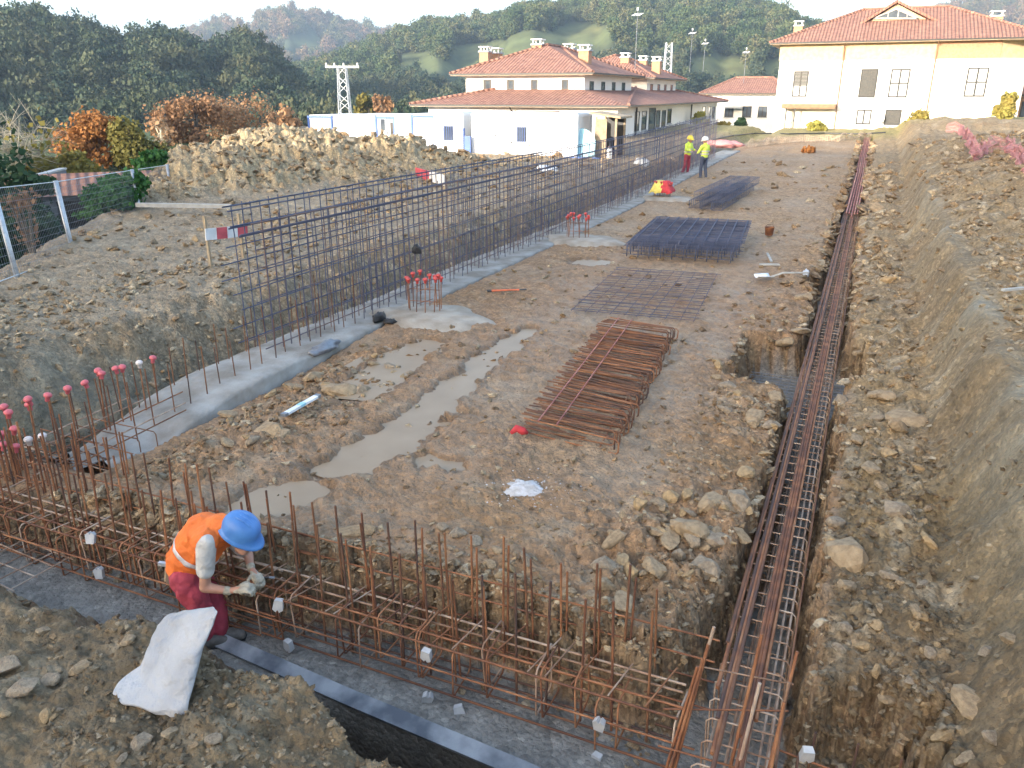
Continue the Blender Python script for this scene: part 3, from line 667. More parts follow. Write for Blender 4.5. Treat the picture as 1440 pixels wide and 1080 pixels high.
# ---- flat mesh, mesh cages and rusty U-bars on the platform
sheet('flat_mesh', 'flat rusty dark mesh sheet lying on the mud before the dark stack', (-3.55, 15.0, .055), 2.15, 3.9, 10, 24, 'steel_mixed', R(4), .007, .03)
cA = ((-5.49+-2.94-2.83-4.93)/4, (19.43+18.14+21.71+23.2)/4)
for lev in range(4):
    t = thing('mesh_cage', ['bent dark steel mesh cage at the bottom of the wide stack','bent dark mesh cage second from below in the wide stack','bent dark mesh cage third from below in the wide stack','bent dark steel mesh cage on top of the wide stack'][lev], 'rebar cage', (cA[0]+.1+lev*.05, cA[1]-.3+lev*.09, .03+lev*.055), 'stack of bent mesh cages', R(5))
    for i in range(10):
        x = -1.2 + 2.4*i/9
        me = loop_mesh([(x,-1.85,0),(x,-1.85,.26),(x,1.85,.26),(x,1.85,0)], .009, 'steel_blue', False) if (lev == 0) else None
        if lev == 0: 
            if i == 0: mA = loop_mesh([(0,-1.85,0),(0,-1.85,.27),(0,1.85,.27),(0,1.85,0)], .013, 'steel_blue', False)
        link('bent_bar', mA, t, (x+U(-.01,.01), U(-.03,.03), 0))
    for j in range(26):
        y_ = -1.8 + 3.6*j/25; bar('cross_bar', (-1.3, y_+U(-.02,.02), .258), (1.3, y_+U(-.02,.02), .258), .0085, 'steel_blue', t)
    for z in (.07,.17): 
        for y_ in (-1.86, 1.86): bar('cross_bar', (-1.3, y_, z), (1.3, y_, z), .0075, 'steel_blue', t)
lb = ['first','second','third','fourth','fifth','sixth']
mB = None
for k in range(6):
    lev, i = divmod(k, 3)
    t = thing('small_beam_cage', f'slim bluish beam cage, {"bottom" if lev==0 else "top"} layer of the narrow stack, {["bank side","in the middle","trench side"][i]}', 'rebar cage', (-5.05+i*.40+lev*.12, 30.2+U(-.2,.2)+lev*.25, basez(30)+.03+lev*.27), 'stack of slim beam cages', R(-2))
    for X in (-.17,.17):
        for z in (.0,.24): bar('long_bar', (X,-3.1,z), (X,3.1,z), .011, 'steel_blue', t)
    mB = mB or loop_mesh([(-.18,0,-.01),(.18,0,-.01),(.18,0,.25),(-.18,0,.25)], .009, 'steel_blue')
    for j in range(22): link('stirrup', mB, t, (0, -3+j*.285+U(-.03,.03), 0))
ub = thing('u_bar_bundle', 'rusty brown bundle of bent U bars tied side by side on the mud', 'rebar bundle')
a0, a1 = Vector((-3.22,7.72,0)), Vector((-3.60,12.2,0)); dirb = (a1-a0)/64.; mU = [loop_mesh([(0,0,.0),(1.16,0,.0),(1.16,0,.17),(0,0,.17)], .0095, m_, False) for m_ in ('rust_dark','rust')]
for k in range(65):
    p = a0 + dirb*k; o = link('u_bar', mU[k % 4 == 0], ub, (p.x+U(-.07,.05), p.y+U(-.015,.015), .045+U(0,.015)))
    o.rotation_euler = (U(-.18,.06), U(-.03,.06), -.10+U(-.05,.05))
for off in (.22,.45):
    bar('tie_bar', (a0.x+off, a0.y-.06-off*.1, .24), (a1.x+off-.02, a1.y+.05-off*.1, .24), .008, 'rust_pink', ub)
bar('tie_bar', (a0.x+.95, a0.y-.06, .05), (a1.x+.95, a1.y, .05), .008, 'rust', ub)
tag(MB().tube([(-3.30,7.55,.07),(-3.25,7.60,.12),(-3.17,7.60,.10),(-3.14,7.66,.06)], [.02,.045,.05,.02], 8).build('red_rag', 'cloth_red', smooth=True), 'small red rag at the corner of the rusty bar bundle', 'rag')
# ---- column starters with red caps on mortar pads
def cap_mesh(m_):
    mb = MB().lathe([(.016,-.045),(.02,-.04),(.022,-.005),(.034,.0),(.038,.012),(.036,.026),(.024,.038),(.008,.042)], 12)
    me = bpy.data.meshes.new('cap'); me.from_pydata(mb.v, [], mb.f); me.materials.append(M[m_]); me.polygons.foreach_set('use_smooth', [True]*len(me.polygons)); return me
capR, capP, capW = cap_mesh('cap_red'), cap_mesh('cap_pink'), cap_mesh('cap_white')
cols = [(-6.92,12.0,.66,1.25,.75,'beside the dark bag on the wall footing'),(-6.92,20.4,.62,1.2,.8,'opposite the wide dark mesh stack'),(-6.85,29.8,.55,1.0,.7,'under the yellow and red cloth')]
for cx, cy, zt, rx, ry, wh in cols:
    bz = basez(cy)
    # mortar pad spilled around the foot
    n = 40; ring = []
    for k in range(n):
        t_ = 2*math.pi*k/n; q = 1 + .16*float(noise(math.cos(t_)*1.7+cx, math.sin(t_)*1.7+cy))*1.6; ring.append((rx*q*math.cos(t_)+.15, ry*q*math.sin(t_)-.1))
    vs = [(0.1,-.05,.075)] + [(x*.8,y_*.8,.065+.01*float(noise(x*5,y_*5))) for x,y_ in ring] + [(x,y_,-.03) for x,y_ in ring]
    fs = [(0,1+k,1+(k+1)%n) for k in range(n)] + [(1+k,1+n+k,1+n+(k+1)%n,1+(k+1)%n) for k in range(n)]
    tag(MB().add(vs, fs).build('mortar_pad', 'pad_mortar', None, True, (cx+.1,cy-.1,bz)), 'pale mortar pad around the column bars ' + wh, 'mortar pad', 'mortar pads')
    t = thing('column_starter', 'bundle of column starter bars ' + wh, 'steel bars', (cx,cy,bz), 'column starter bars')
    for k in range(11):
        a = 2*math.pi*k/11; x0 = .27*(1 if k%4<2 else -1)*U(.5,1); y0_ = .25*math.sin(a); 
        x0 = .30*math.cos(a); z1 = zt + U(-.06,.04); dx, dy = U(-.05,.05), U(-.04,.04)
        bar('starter_bar', (x0,y0_,-.05), (x0+dx,y0_+dy,z1), .009, 'rust', t)
        o = tag(link('rebar_cap', capR, None, (cx+x0+dx, cy+y0_+dy, bz+z1)), 'small red safety cap on a column bar ' + wh, 'safety cap', 'red safety caps ' + wh); o.scale = (1.15,)*3
    for z in (.2,.42): bar('tie', (-.3,0,z), (.3,.02,z+.02), .006, 'rust', t); bar('tie', (0,-.27,z+.03), (.02,.27,z), .006, 'rust', t)
# cloth over the far column bars
n = 14; vs = []; fs = []
for i in range(n):
    for j in range(n):
        u, v = i/(n-1)-.5, j/(n-1)-.5; d = max(abs(u), abs(v)); z = .62 - 1.5*max(0, d-.26)**1.1*1.3 + .05*float(noise(u*6, v*6)) + .04*math.sin(u*14)*max(0,d-.2)*3
        vs.append((-6.85+u*.85+.05*float(noise(u*4+9,v*4)), 29.8+v*.75, basez(29.8)+z))
fs = [(i*n+j, (i+1)*n+j, (i+1)*n+j+1, i*n+j+1) for i in range(n-1) for j in range(n-1)]
cl = MB().add(vs, fs).build('cloth', 'cloth_yellow', None, True); cl.data.materials.append(M['cloth_red'])
for p in cl.data.polygons:
    if p.center.x > -6.82: p.material_index = 1
cl.modifiers.new('thickness', 'SOLIDIFY').thickness = .008
tag(cl, 'yellow and red cloth draped over column starter bars', 'cloth')
# ---- pink caps on the corner starters
fs2 = thing('corner_starters', 'row of rusty corner starter bars carrying pink caps beside the bank', 'steel bars')
spots = [(215,505,-8.1),(172,518,-8.1),(163,520,-8.15),(143,527,-8.12),(138,523,-8.2),(120,540,-8.1),(95,548,-8.1),(67,558,-8.12),(40,563,-8.1),(41,571,-8.15),(6,574,-8.2),(12,582,-8.1),(5,627,-7.9),(22,630,-7.86),(20,605,-8.05),(2,612,-8.0)]
for px, py, X in spots:
    q = atX(px, py, X); bar('starter_bar', (X+U(-.03,.03), q.y-.03, -.6), q, .0095, 'rust', fs2)
    o = tag(link('rebar_cap', capP, None, q), 'pink mushroom safety cap on a corner starter bar by the bank', 'safety cap', 'pink safety caps'); o.scale = (1.2,)*3; o.rotation_euler = (U(-.3,.3),U(-.3,.3),0)
for px, py, X in [(40,620,-7.9),(60,615,-7.75),(196,512,-8.15)]:
    q = atX(px, py, X); bar('starter_bar', (X, q.y-.02, -.6), q, .0095, 'rust', fs2)
    o = tag(link('rebar_cap', capW, None, q), 'pale faded safety cap on a corner starter bar by the bank', 'safety cap', 'pale safety caps'); o.scale = (1.2,)*3
# more bare starters of the corner
for k in range(40):
    x0 = -8.95 + k*.058; y0_ = 4.9 + U(-.15,.5); bar('starter_bar', (x0, y0_, -.65), (x0+U(-.04,.05), y0_+U(-.05,.05), U(.15,.45)), .009, random.choice(['rust','rust_dark']), fs2)
# ---- white spacers clipped to the front cage
sp = MB(); 
prof = [(-.028,.0),(.028,.0),(.036,.055),(.012,.07),(0,.055),(-.012,.07),(-.036,.055)]
sp.add([(x,-.022,z-.03) for x,z in prof]+[(x*.85,.022,z-.03) for x,z in prof], [tuple(range(7)), tuple(range(13,6,-1))]+[((k+1)%7,k,7+k,7+(k+1)%7) for k in range(7)])
spm = sp.build('spacer', 'spacer'); first = True
for px, py, Y, up in [(392,850,4.24,1),(406,907,4.22,0),(600,920,4.24,1),(601,982,4.2,0),(646,1000,4.2,0),(843,1019,4.24,1),(840,1068,4.2,0),(128,757,4.24,1),(140,806,4.2,0),(660,972,4.55,0),(1135,1060,4.2,0)]:
    q = atY(px, py, Y); o = spm if first else spm.copy()
    if not first: COL.objects.link(o)
    first = False; o.location = q; o.rotation_euler = (U(-.3,.3), R(180 if random.random() < .5 else 0)+U(-.3,.3), U(-.5,.5)); o.scale = (1.25, 1.1, 1.55)
    tag(o, 'white plastic spacer clipped high on the front beam cage' if up else 'white plastic spacer near the concrete bed of the front beam cage', 'spacer', 'white spacers high on the cage' if up else 'white spacers low on the cage')
# ---- formwork board along the trench, bowed
pts = [at(*q, -.66) for q in ((290,903),(330,921),(400,952),(480,988),(560,1022),(640,1056),(720,1090),(830,1140),(960,1200))]
vs = []
for i, p in enumerate(pts):
    lean = .05
    for dy, dz in ((0,0),(.115,.045),(.125,.015),(.01,-.03)): vs.append((p.x, p.y+dy, p.z+dz))
fs = [(i*4+a, i*4+b, (i+1)*4+b, (i+1)*4+a) for i in range(len(pts)-1) for a, b in ((0,1),(1,2),(2,3),(3,0))] + [(3,2,1,0), tuple(len(vs)-4+k for k in range(4))]
tag(MB().add(vs, fs).build('formwork_board', 'form_board'), 'long bluish formwork board edging the concrete bed above a dark hole', 'board')
# ================================================================== TREES AND WOODS
def leaf_cloud(centers, n, size, seed, flat=.9):
    """n leaf quads spread through blobs (x,y,z,rx,ry,rz); returns V,F arrays"""
    g = np.random.default_rng(seed); c = np.array(centers, float); w = c[:,3]*c[:,4]*c[:,5]; w = w**.75; pick = g.choice(len(c), n, p=w/w.sum())
    d = g.normal(size=(n,3)); d /= np.linalg.norm(d, axis=1)[:,None]; rad = g.uniform(.25, 1, n)**.45
    p = c[pick,:3] + d*c[pick,3:]*rad[:,None]*(1+.18*g.normal(size=(n,1)))
    nr = d*flat + g.normal(size=(n,3))*.75; nr /= np.linalg.norm(nr, axis=1)[:,None]
    a = np.cross(nr, g.normal(size=(n,3))); a /= np.linalg.norm(a, axis=1)[:,None]; b = np.cross(nr, a)
    s = size*g.uniform(.55,1.35,(n,1))
    V = np.stack([p-a*s-b*s*.7, p+a*s-b*s*.5, p+a*s*.6+b*s, p-a*s*.8+b*s*.8], 1).reshape(-1,3)
    return V, np.arange(4*n).reshape(n,4)
def forest_proto(i, mat_, conifer=False):
    g = np.random.default_rng(100+i); bl_ = []
    for k in range(9):
        a = g.uniform(0, 6.28); r = g.uniform(0,.30); z = g.uniform(.3,.88); s = g.uniform(.16,.27)*(1.15-.5*abs(z-.5))
        bl_.append((r*math.cos(a), r*math.sin(a), z, s, s, s*.8))
    V, Fq = leaf_cloud(bl_, 520, .036, i)
    return np_mesh('wood_tree_crown', V, Fq, mat_)
def forest(name, label, X, Y, Z, S, mat_, seed):
    """one mass of woodland: crowns instanced on points by geometry nodes"""
    coll = bpy.data.collections.new(name + '_crowns')
    for i in range(5): coll.objects.link(bpy.data.objects.new('wood_tree_crown', forest_proto(seed*10+i, mat_)))
    me = bpy.data.meshes.new(name); me.vertices.add(len(X)); me.vertices.foreach_set('co', np.stack([X,Y,Z],-1).astype(np.float32).ravel())
    at_ = me.attributes.new('size', 'FLOAT_VECTOR', 'POINT'); g = np.random.default_rng(seed)
    at_.data.foreach_set('vector', np.stack([S*g.uniform(.85,1.15,len(S)), S*g.uniform(.85,1.15,len(S)), S*g.uniform(.85,1.35,len(S))],-1).astype(np.float32).ravel())
    a2 = me.attributes.new('turn', 'FLOAT_VECTOR', 'POINT'); a2.data.foreach_set('vector', np.stack([g.uniform(-.1,.1,len(S)),g.uniform(-.1,.1,len(S)),g.uniform(0,6.28,len(S))],-1).astype(np.float32).ravel())
    o = link(name, me); tag(o, label, 'woodland', kind='stuff')
    ng = bpy.data.node_groups.new(name, 'GeometryNodeTree'); ng.interface.new_socket('Geometry', in_out='INPUT', socket_type='NodeSocketGeometry'); ng.interface.new_socket('Geometry', in_out='OUTPUT', socket_type='NodeSocketGeometry')
    N = ng.nodes; L = ng.links; gi = N.new('NodeGroupInput'); go = N.new('NodeGroupOutput'); ip = N.new('GeometryNodeInstanceOnPoints'); ci = N.new('GeometryNodeCollectionInfo')
    ci.inputs['Collection'].default_value = coll; ci.inputs['Separate Children'].default_value = True; ci.inputs['Reset Children'].default_value = True
    sa = N.new('GeometryNodeInputNamedAttribute'); sa.data_type = 'FLOAT_VECTOR'; sa.inputs[0].default_value = 'size'
    sb = N.new('GeometryNodeInputNamedAttribute'); sb.data_type = 'FLOAT_VECTOR'; sb.inputs[0].default_value = 'turn'
    ip.inputs['Pick Instance'].default_value = True
    L.new(gi.outputs[0], ip.inputs['Points']); L.new(ci.outputs[0], ip.inputs['Instance']); L.new(sa.outputs[0], ip.inputs['Scale']); L.new(sb.outputs[0], ip.inputs['Rotation']); L.new(ip.outputs[0], go.inputs[0])
    md = o.modifiers.new('crowns', 'NODES'); md.node_group = ng
    return o
def scatter_forest(r0, r1, n, dens_pow, seed, azr=R(44)):
    g = np.random.default_rng(seed); r = np.exp(g.uniform(math.log(r0), math.log(r1), n)) if dens_pow else np.sqrt(g.uniform(r0*r0, r1*r1, n))
    a = FA + g.uniform(-azr, azr, n); x = r*np.sin(a); y = r*np.cos(a); z = hill_z(x, y) + shade_ridge_z(x, y); m_ = np.maximum(np.maximum(meadow(x, y, z), meadow(x, y, z+5)), meadow(x, y, z+9)) < .3
    px, py = proj(x, y, z)
    return x[m_], y[m_], z[m_]
x_, y_, z_ = scatter_forest(175, 420, 12500, False, 1)
k_ = (np.arctan2(x_, y_) < FA + R(2)) | (z_ > -5); x_, y_, z_ = x_[k_], y_[k_], z_[k_]
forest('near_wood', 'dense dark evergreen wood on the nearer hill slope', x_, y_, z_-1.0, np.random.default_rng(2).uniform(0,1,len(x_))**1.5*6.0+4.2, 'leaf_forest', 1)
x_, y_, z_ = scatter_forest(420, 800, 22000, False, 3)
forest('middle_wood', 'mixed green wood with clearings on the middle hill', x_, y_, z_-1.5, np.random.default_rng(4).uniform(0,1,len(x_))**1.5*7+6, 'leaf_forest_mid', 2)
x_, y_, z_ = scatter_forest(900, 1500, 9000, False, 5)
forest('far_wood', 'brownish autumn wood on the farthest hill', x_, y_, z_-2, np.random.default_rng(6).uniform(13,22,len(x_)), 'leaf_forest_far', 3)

def tree(name, label, base, top_z, crown, leafm, n, ls, seed, bark='bark', group=None, limbs=7, twigs=0, loc_r=.12):
    """crown: blobs relative to base; trunk with tapered limbs"""
    t = thing(name, label, 'tree', base, group); g = random.Random(seed)
    tb = MB(); hgt = top_z - base[2]
    mid = [(0,0,-.3),(g.uniform(-.1,.1),g.uniform(-.1,.1),hgt*.3),(g.uniform(-.2,.2),g.uniform(-.2,.2),hgt*.62)]
    tb.tube(mid, [loc_r, loc_r*.8, loc_r*.4], 8)
    tips = []
    for k in range(limbs):
        a = 2*math.pi*k/limbs + g.uniform(-.3,.3); h0 = hgt*g.uniform(.22,.6); c = crown[k % len(crown)] if crown else None
        e = Vector((c[0]*.8+g.uniform(-.3,.3), c[1]*.8+g.uniform(-.3,.3), c[2]+g.uniform(-.1,.4)*c[5])) if c else Vector((math.cos(a)*hgt*.35, math.sin(a)*hgt*.35, hgt*g.uniform(.75,1.05)))
        s = Vector((0,0,h0)); m2 = s.lerp(e,.5) + Vector((g.uniform(-.2,.2),g.uniform(-.2,.2),g.uniform(-.1,.3)))
        tb.tube([s, m2, e], [loc_r*.45, loc_r*.28, loc_r*.08], 6); tips.append((s,m2,e))
        for q in range(twigs):
            b0 = m2.lerp(e, g.uniform(-.3,.9)); d = Vector((g.uniform(-1,1), g.uniform(-1,1), g.uniform(-.2,1.1))).normalized()*hgt*g.uniform(.12,.28)
            tb.tube([b0, b0+d*.5+Vector((0,0,.05)), b0+d], [loc_r*.14,loc_r*.09,loc_r*.03], 4)
            for w in range(3):
                c0 = b0 + d*g.uniform(.3,1); d2 = (d.normalized()+Vector((g.uniform(-1,1),g.uniform(-1,1),g.uniform(-.5,.8)))).normalized()*hgt*g.uniform(.06,.14); tb.tube([c0, c0+d2], [loc_r*.06, loc_r*.025], 3)
    tb.build('trunk', bark, t, True)
    if n:
        V, Fq = leaf_cloud(crown, n, ls, seed); link('crown', np_mesh('crown', V, Fq, leafm), t)
    return t
def crown_px(cx, cy, w, h, D, base, k, seed):
    """blobs filling an ellipse seen at pixel box centre (cx,cy), half sizes w,h, at distance D"""
    g = random.Random(seed); c = atD(cx, cy, D); s = D/F*1.05; o = []
    for i in range(k):
        a = g.uniform(0,6.28); r = math.sqrt(g.uniform(0,1))*.72; q = g.uniform(.30,.5)
        dx = math.cos(a)*r*w*s; dz = math.sin(a)*r*h*s; dy = g.uniform(-.6,.6)*w*s
        p = c + Vector((rt[0]*dx + fw[0]*dy, rt[1]*dx + fw[1]*dy, dz)) - Vector(base); o.append((p.x,p.y,p.z,w*s*q,w*s*q,h*s*q*1.05))
    return o
def px_tree(name, label, cx, cy, w, h, D, leafm, n, ls, seed, bark='bark', twigs=0, k=9, limbs=7, group='trees below the site fence'):
    c = atD(cx, cy, D); bz = hz_at(c.x, c.y); base = (c.x, c.y, bz); top = c.z + h*D/F
    return tree(name, label, base, top, crown_px(cx, cy, w, h, D, base, k, seed), leafm, n, ls, seed, bark, group, limbs, twigs, loc_r=.10+.02*D/20)
def hz_at(x, y):
    r = math.hypot(x, y); b = float(sm(75,100,r)); return gz0(x,y)*(1-b) + float(hill_z(np.array([x]),np.array([y]))[0])*b
px_tree('autumn_tree', 'orange leaved autumn tree beyond the mesh fence', 124, 203, 46, 34, 52, 'leaf_orange', 6000, .085, 21, twigs=5)
px_tree('autumn_tree', 'yellow green leafed tree between orange trees beyond the fence', 185, 208, 38, 30, 50, 'leaf_olive', 5200, .09, 22, twigs=4)
px_tree('autumn_tree', 'low olive shrubby tree in front of the orange tree', 95, 232, 40, 18, 42, 'leaf_olive', 3600, .08, 23, twigs=4)
px_tree('autumn_tree', 'rust orange tree beside the spoil heap', 276, 184, 42, 40, 58, 'leaf_russet', 4800, .085, 24, twigs=3)
px_tree('autumn_tree', 'rounded thinning russet tree behind the spoil heap', 332, 182, 54, 46, 62, 'leaf_russet', 4200, .075, 25, 'bark_pale', twigs=12, limbs=12)
px_tree('bare_tree', 'bare pale branched tree with few leaves at the fence corner', 22, 212, 62, 52, 40, 'leaf_olive', 160, .10, 26, 'bark_pale', twigs=12, limbs=12)
px_tree('bare_tree', 'leafless greyish shrubby tree between yellow tree and rust tree', 228, 200, 24, 28, 56, 'leaf_russet', 260, .12, 27, 'bark_pale', twigs=9, limbs=10)
px_tree('bare_tree', 'brownish leafless tree beside the outermost white cabin', 405, 180, 26, 26, 75, 'leaf_russet', 500, .18, 28, 'bark', twigs=9, limbs=10)
px_tree('autumn_tree', 'pinkish bare tree rising behind the cabins', 540, 148, 14, 16, 110, 'leaf_russet', 700, .25, 29, 'bark_pale', twigs=4)
px_tree('autumn_tree', 'pale olive tree behind the white cabins', 515, 150, 14, 14, 115, 'leaf_olive', 700, .25, 30, 'bark', twigs=2)
def bush(label, cx, cy, w, h, D, leafm, n, ls, seed, k=10, base_z=None):
    c = atD(cx, cy, D); bz = base_z if base_z is not None else hz_at(c.x, c.y); base = (c.x, c.y, bz); t = thing('bush', label, 'bush', base, 'bushes'); g = random.Random(seed)
    cr = crown_px(cx, cy, w, h, D, base, k, seed) + [(0,0,(c.z-bz)*.6, w*D/F*.75, w*D/F*.75, max(.25,(c.z-bz)*.8))]
    st_ = MB()
    for q in cr[:6]: st_.tube([(0,0,-.15),(q[0]*.5,q[1]*.5,q[2]*.5),(q[0],q[1],q[2])],[.05,.03,.012],5)
    st_.build('stem','bark',t)
    V, Fq = leaf_cloud(cr, n, ls, seed); link('foliage', np_mesh('foliage', V, Fq, leafm), t)
bush('round dark green bush behind the mesh fence', 160, 266, 38, 26, 24, 'leaf_green', 5200, .06, 41)
bush('bright green bush behind the fence posts', 222, 226, 30, 13, 34, 'leaf_green', 2600, .08, 42)
bush('dark hedge bush at the garden corner behind the bare tree', 20, 262, 46, 18, 27, 'leaf_dark', 2600, .08, 43)
bush('dry brown leafless bush against the fence wire', 32, 288, 22, 20, 19, 'leaf_russet', 220, .04, 44)
bush('low dark shrub row along the garden wall', 30, 318, 55, 14, 22.5, 'leaf_dark', 4200, .06, 45)
bush('low grass green shrub by the fence foot', 150, 298, 30, 8, 24.5, 'leaf_green', 1500, .06, 46)
bush('yellow shrub in front of the villa porch', 1152, 177, 13, 7, 72, 'leaf_yellow', 2200, .09, 47)
bush('yellow shrub below the villa downpipe', 1290, 170, 15, 12, 72, 'leaf_yellow', 2600, .09, 48)
bush('tall yellow green shrub at the villa end', 1416, 148, 12, 14, 70, 'leaf_yellow', 2600, .09, 49)
bush('yellow green shrub by the long white house wall', 985, 170, 11, 9, 78, 'leaf_yellow', 700, .2, 50)
bush('dark green shrub between the houses', 1043, 178, 6, 10, 80, 'leaf_dark', 500, .2, 51)
bush('grey green shrub between the two houses', 1012, 177, 10, 8, 82, 'leaf_olive', 500, .2, 52)
bush('small dry tuft of brown grass at the far end of the platform', 1138, 211, 9, 4, 52, 'leaf_orange', 500, .08, 53)

# ================================================================== BUILDINGS
def quad(mb, a, b, c, d): mb.add([a,b,c,d], [(0,1,2,3)])
def hip_roof(parent, x0, x1, y0, y1, ze, zr, ov, inset, name='roof', th=.22):
    """hip roof with fascia; ridge along the longer side. front/back tiles run in x, sides in y"""
    X0, X1, Y0_, Y1_ = x0-ov, x1+ov, y0-ov, y1+ov
    if X1-X0 >= Y1_-Y0_: r0, r1 = (X0+inset, (Y0_+Y1_)/2), (X1-inset, (Y0_+Y1_)/2)
    else: r0, r1 = ((X0+X1)/2, Y0_+inset), ((X0+X1)/2, Y1_-inset)
    A=(X0,Y0_,ze); B=(X1,Y0_,ze); C_=(X1,Y1_,ze); D=(X0,Y1_,ze); E_=(r0[0],r0[1],zr); G=(r1[0],r1[1],zr)
    me = bpy.data.meshes.new(name)
    if X1-X0 >= Y1_-Y0_: fcs = [((0,1,5,4),0),((1,2,5),1),((2,3,4,5),0),((3,0,4),1)]
    else: fcs = [((0,1,4),0),((1,2,5,4),1),((2,3,5),0),((3,0,4,5),1)]
    me.from_pydata([A,B,C_,D,E_,G], [], [f for f,_ in fcs]); me.materials.append(M['roof_x']); me.materials.append(M['roof_y'])
    for p,(f,m_) in zip(me.polygons, fcs): p.material_index = m_
    rf = link(name, me, parent)
    # soffit and fascia
    MB().box(X0+.03,X1-.03,Y0_+.03,Y1_-.03,ze-.16,ze-.02).build('fascia', 'fascia', rf)
    # ridge and hip tiles
    rt_ = MB()
    for a, b in ((A,E_),(D,E_),(B,G),(C_,G),(E_,G)):
        if (Vector(a)-Vector(b)).length > .1: rt_.tube([Vector(a)+Vector((0,0,.02)), Vector(b)+Vector((0,0,.02))], .13, 6)
    rt_.build('ridge_tiles', 'roof_y', rf)
    # gutter
    gt = MB()
    for a, b in ((A,B),(B,C_),(C_,D),(D,A)): gt.beam(Vector(a)+Vector((0,0,-.06)), Vector(b)+Vector((0,0,-.06)), .12, .10)
    gt.build('gutter', 'dark_frame', rf)
    return rf
def chimney(parent, x, y, z0, z1, w=.8, m_='brick_orange'):
    c = MB().box(x-w/2,x+w/2,y-w/2,y+w/2,z0,z1).build('chimney', m_, parent)
    MB().box(x-w/2-.08,x+w/2+.08,y-w/2-.08,y+w/2+.08,z1+.002,z1+.12).build('chimney_cap', 'concrete', c)
    mb = MB()
    for sx in (-1,1):
        for sy in (-1,1): mb.box(x+sx*w*.38-.05,x+sx*w*.38+.05,y+sy*w*.38-.05,y+sy*w*.38+.05,z1+.12,z1+.38)
    mb.box(x-w/2-.05,x+w/2+.05,y-w/2-.05,y+w/2+.05,z1+.38,z1+.46); mb.build('chimney_hood', 'white_wall', c)
def win(parent, x0, x1, z0, z1, Y, kind='glass', sashes=2, shut=0., frame='dark_frame', axis='y', sgn=-1):
    """window on a wall plane. axis 'y': plane y=Y facing -y; axis 'x': plane x=Y facing +x (x0,x1 are y-values)"""
    def bx(mb, a0, a1, c0, c1, d0, d1):
        if axis == 'y': mb.box(a0,a1,Y-d1,Y-d0,c0,c1)
        else: mb.box(Y+d0,Y+d1,a0,a1,c0,c1)
        return mb
    t = .07 if axis == 'x' else .11
    fr = MB(); bx(fr,x0,x1,z0,z0+t,-.1,.035); bx(fr,x0,x1,z1-t,z1,-.1,.035); bx(fr,x0,x0+t,z0+t,z1-t,-.1,.035); bx(fr,x1-t,x1,z0+t,z1-t,-.1,.035)
    for s in range(1, sashes): xm = x0+(x1-x0)*s/sashes; bx(fr,xm-.06,xm+.06,z0+t,z1-t,-.1,.03)
    if sashes > 1 and shut == 0 and z1-z0 > 1.6: bx(fr,x0+t,x1-t,(z0+z1)/2-.055,(z0+z1)/2+.055,-.1,.025)
    w = fr.build('window', frame, parent)
    bx(MB(),x0+t*.5,x1-t*.5,z0+t*.5,z1-t*.5,-.08,.006).build('pane', kind, w)
    sl = MB(); bx(sl,x0-.08,x1+.08,z0-.10,z0-.002,-.1,.10); sl.build('sill','concrete',w)
    if shut > 0:
        z = z1-t; n = 0
        while z > z1-(z1-z0)*shut and n < 40:
            s_ = MB(); bx(s_,x0+t,x1-t,z-.105,z-.012,.008,.032); s_.build('shutter_slat','shutter',w); z -= .11; n += 1
    return w
# ---- villa across the site
YD = 78.0
def dz(px, py): q = atY(px, py, YD); return q.x, q.z
vl = thing('villa', 'large white villa with ochre band and red tiled hip roof above the site', 'house')
xl_, _ = dz(1093,120); xr_, _ = dz(1401,110); zb = .75; ze = dz(1250,57)[1]
YB = YD + 13
MB().prism([(xl_,YD),(xr_,YD),(xr_+2.2,YD+1.5),(xr_+2.2,YB),(xl_,YB)], zb-1.5, dz(1250,84)[1]).build('wall', 'white_wall', vl)
zo = dz(1250,84)[1]
MB().prism([(xl_+.05,YD+.05),(xr_-.05,YD+.05),(xr_+2.15,YD+1.55),(xr_+2.15,YB-.05),(xl_+.05,YB-.05)], zo, ze-.16).build('upper_band', 'ochre_band', vl)
for a, b in ((1097,1186),(1190,1316),(1320,1408)):
    x0 = dz(a,70)[0]; x1 = dz(b,70)[0]; MB().box(x0,x1,YD-.03,YD+.04,zo+.02,ze-.2).build('brick_panel', 'brick_orange' if a == 1320 else 'ochre_band', vl)
rf = hip_roof(vl, xl_, xr_+2.2, YD, YB, ze, dz(1260,24)[1]+1.2, .9, 7.0)
# raised gable with glazing
gx0, gz0_ = dz(1197,27); gx1, _ = dz(1342,27); gxa, gza = dz(1262,2); yg = YD+3.6
gz0_ += 0.0
gm = MB(); gm.add([(gx0,yg,gz0_-.9),(gx1,yg,gz0_-.9),(gxa,yg,gza+.15),(gx0,yg+5,gz0_-.9),(gx1,yg+5,gz0_-.9),(gxa,yg+5,gza+.15)], [(0,1,2),(3,5,4),(0,2,5,3),(2,1,4,5)])
gd = gm.build('gable', 'ochre_band', vl)
g0 = dz(1227,21); g1 = dz(1294,21); g2 = dz(1262,7)
MB().add([(g0[0],yg-.08,g0[1]),(g1[0],yg-.08,g1[1]),(g2[0],yg-.08,g2[1]),(g0[0],yg+.1,g0[1]),(g1[0],yg+.1,g1[1]),(g2[0],yg+.1,g2[1])],[(0,1,2),(0,3,4,1),(1,4,5,2),(2,5,3,0)]).build('gable_window','glass',gd)
fm = MB()
for a, b in ((g0,g1),(g1,g2),(g2,g0)): fm.beam((a[0],yg-.12,a[1]),(b[0],yg-.12,b[1]),.12,.12)
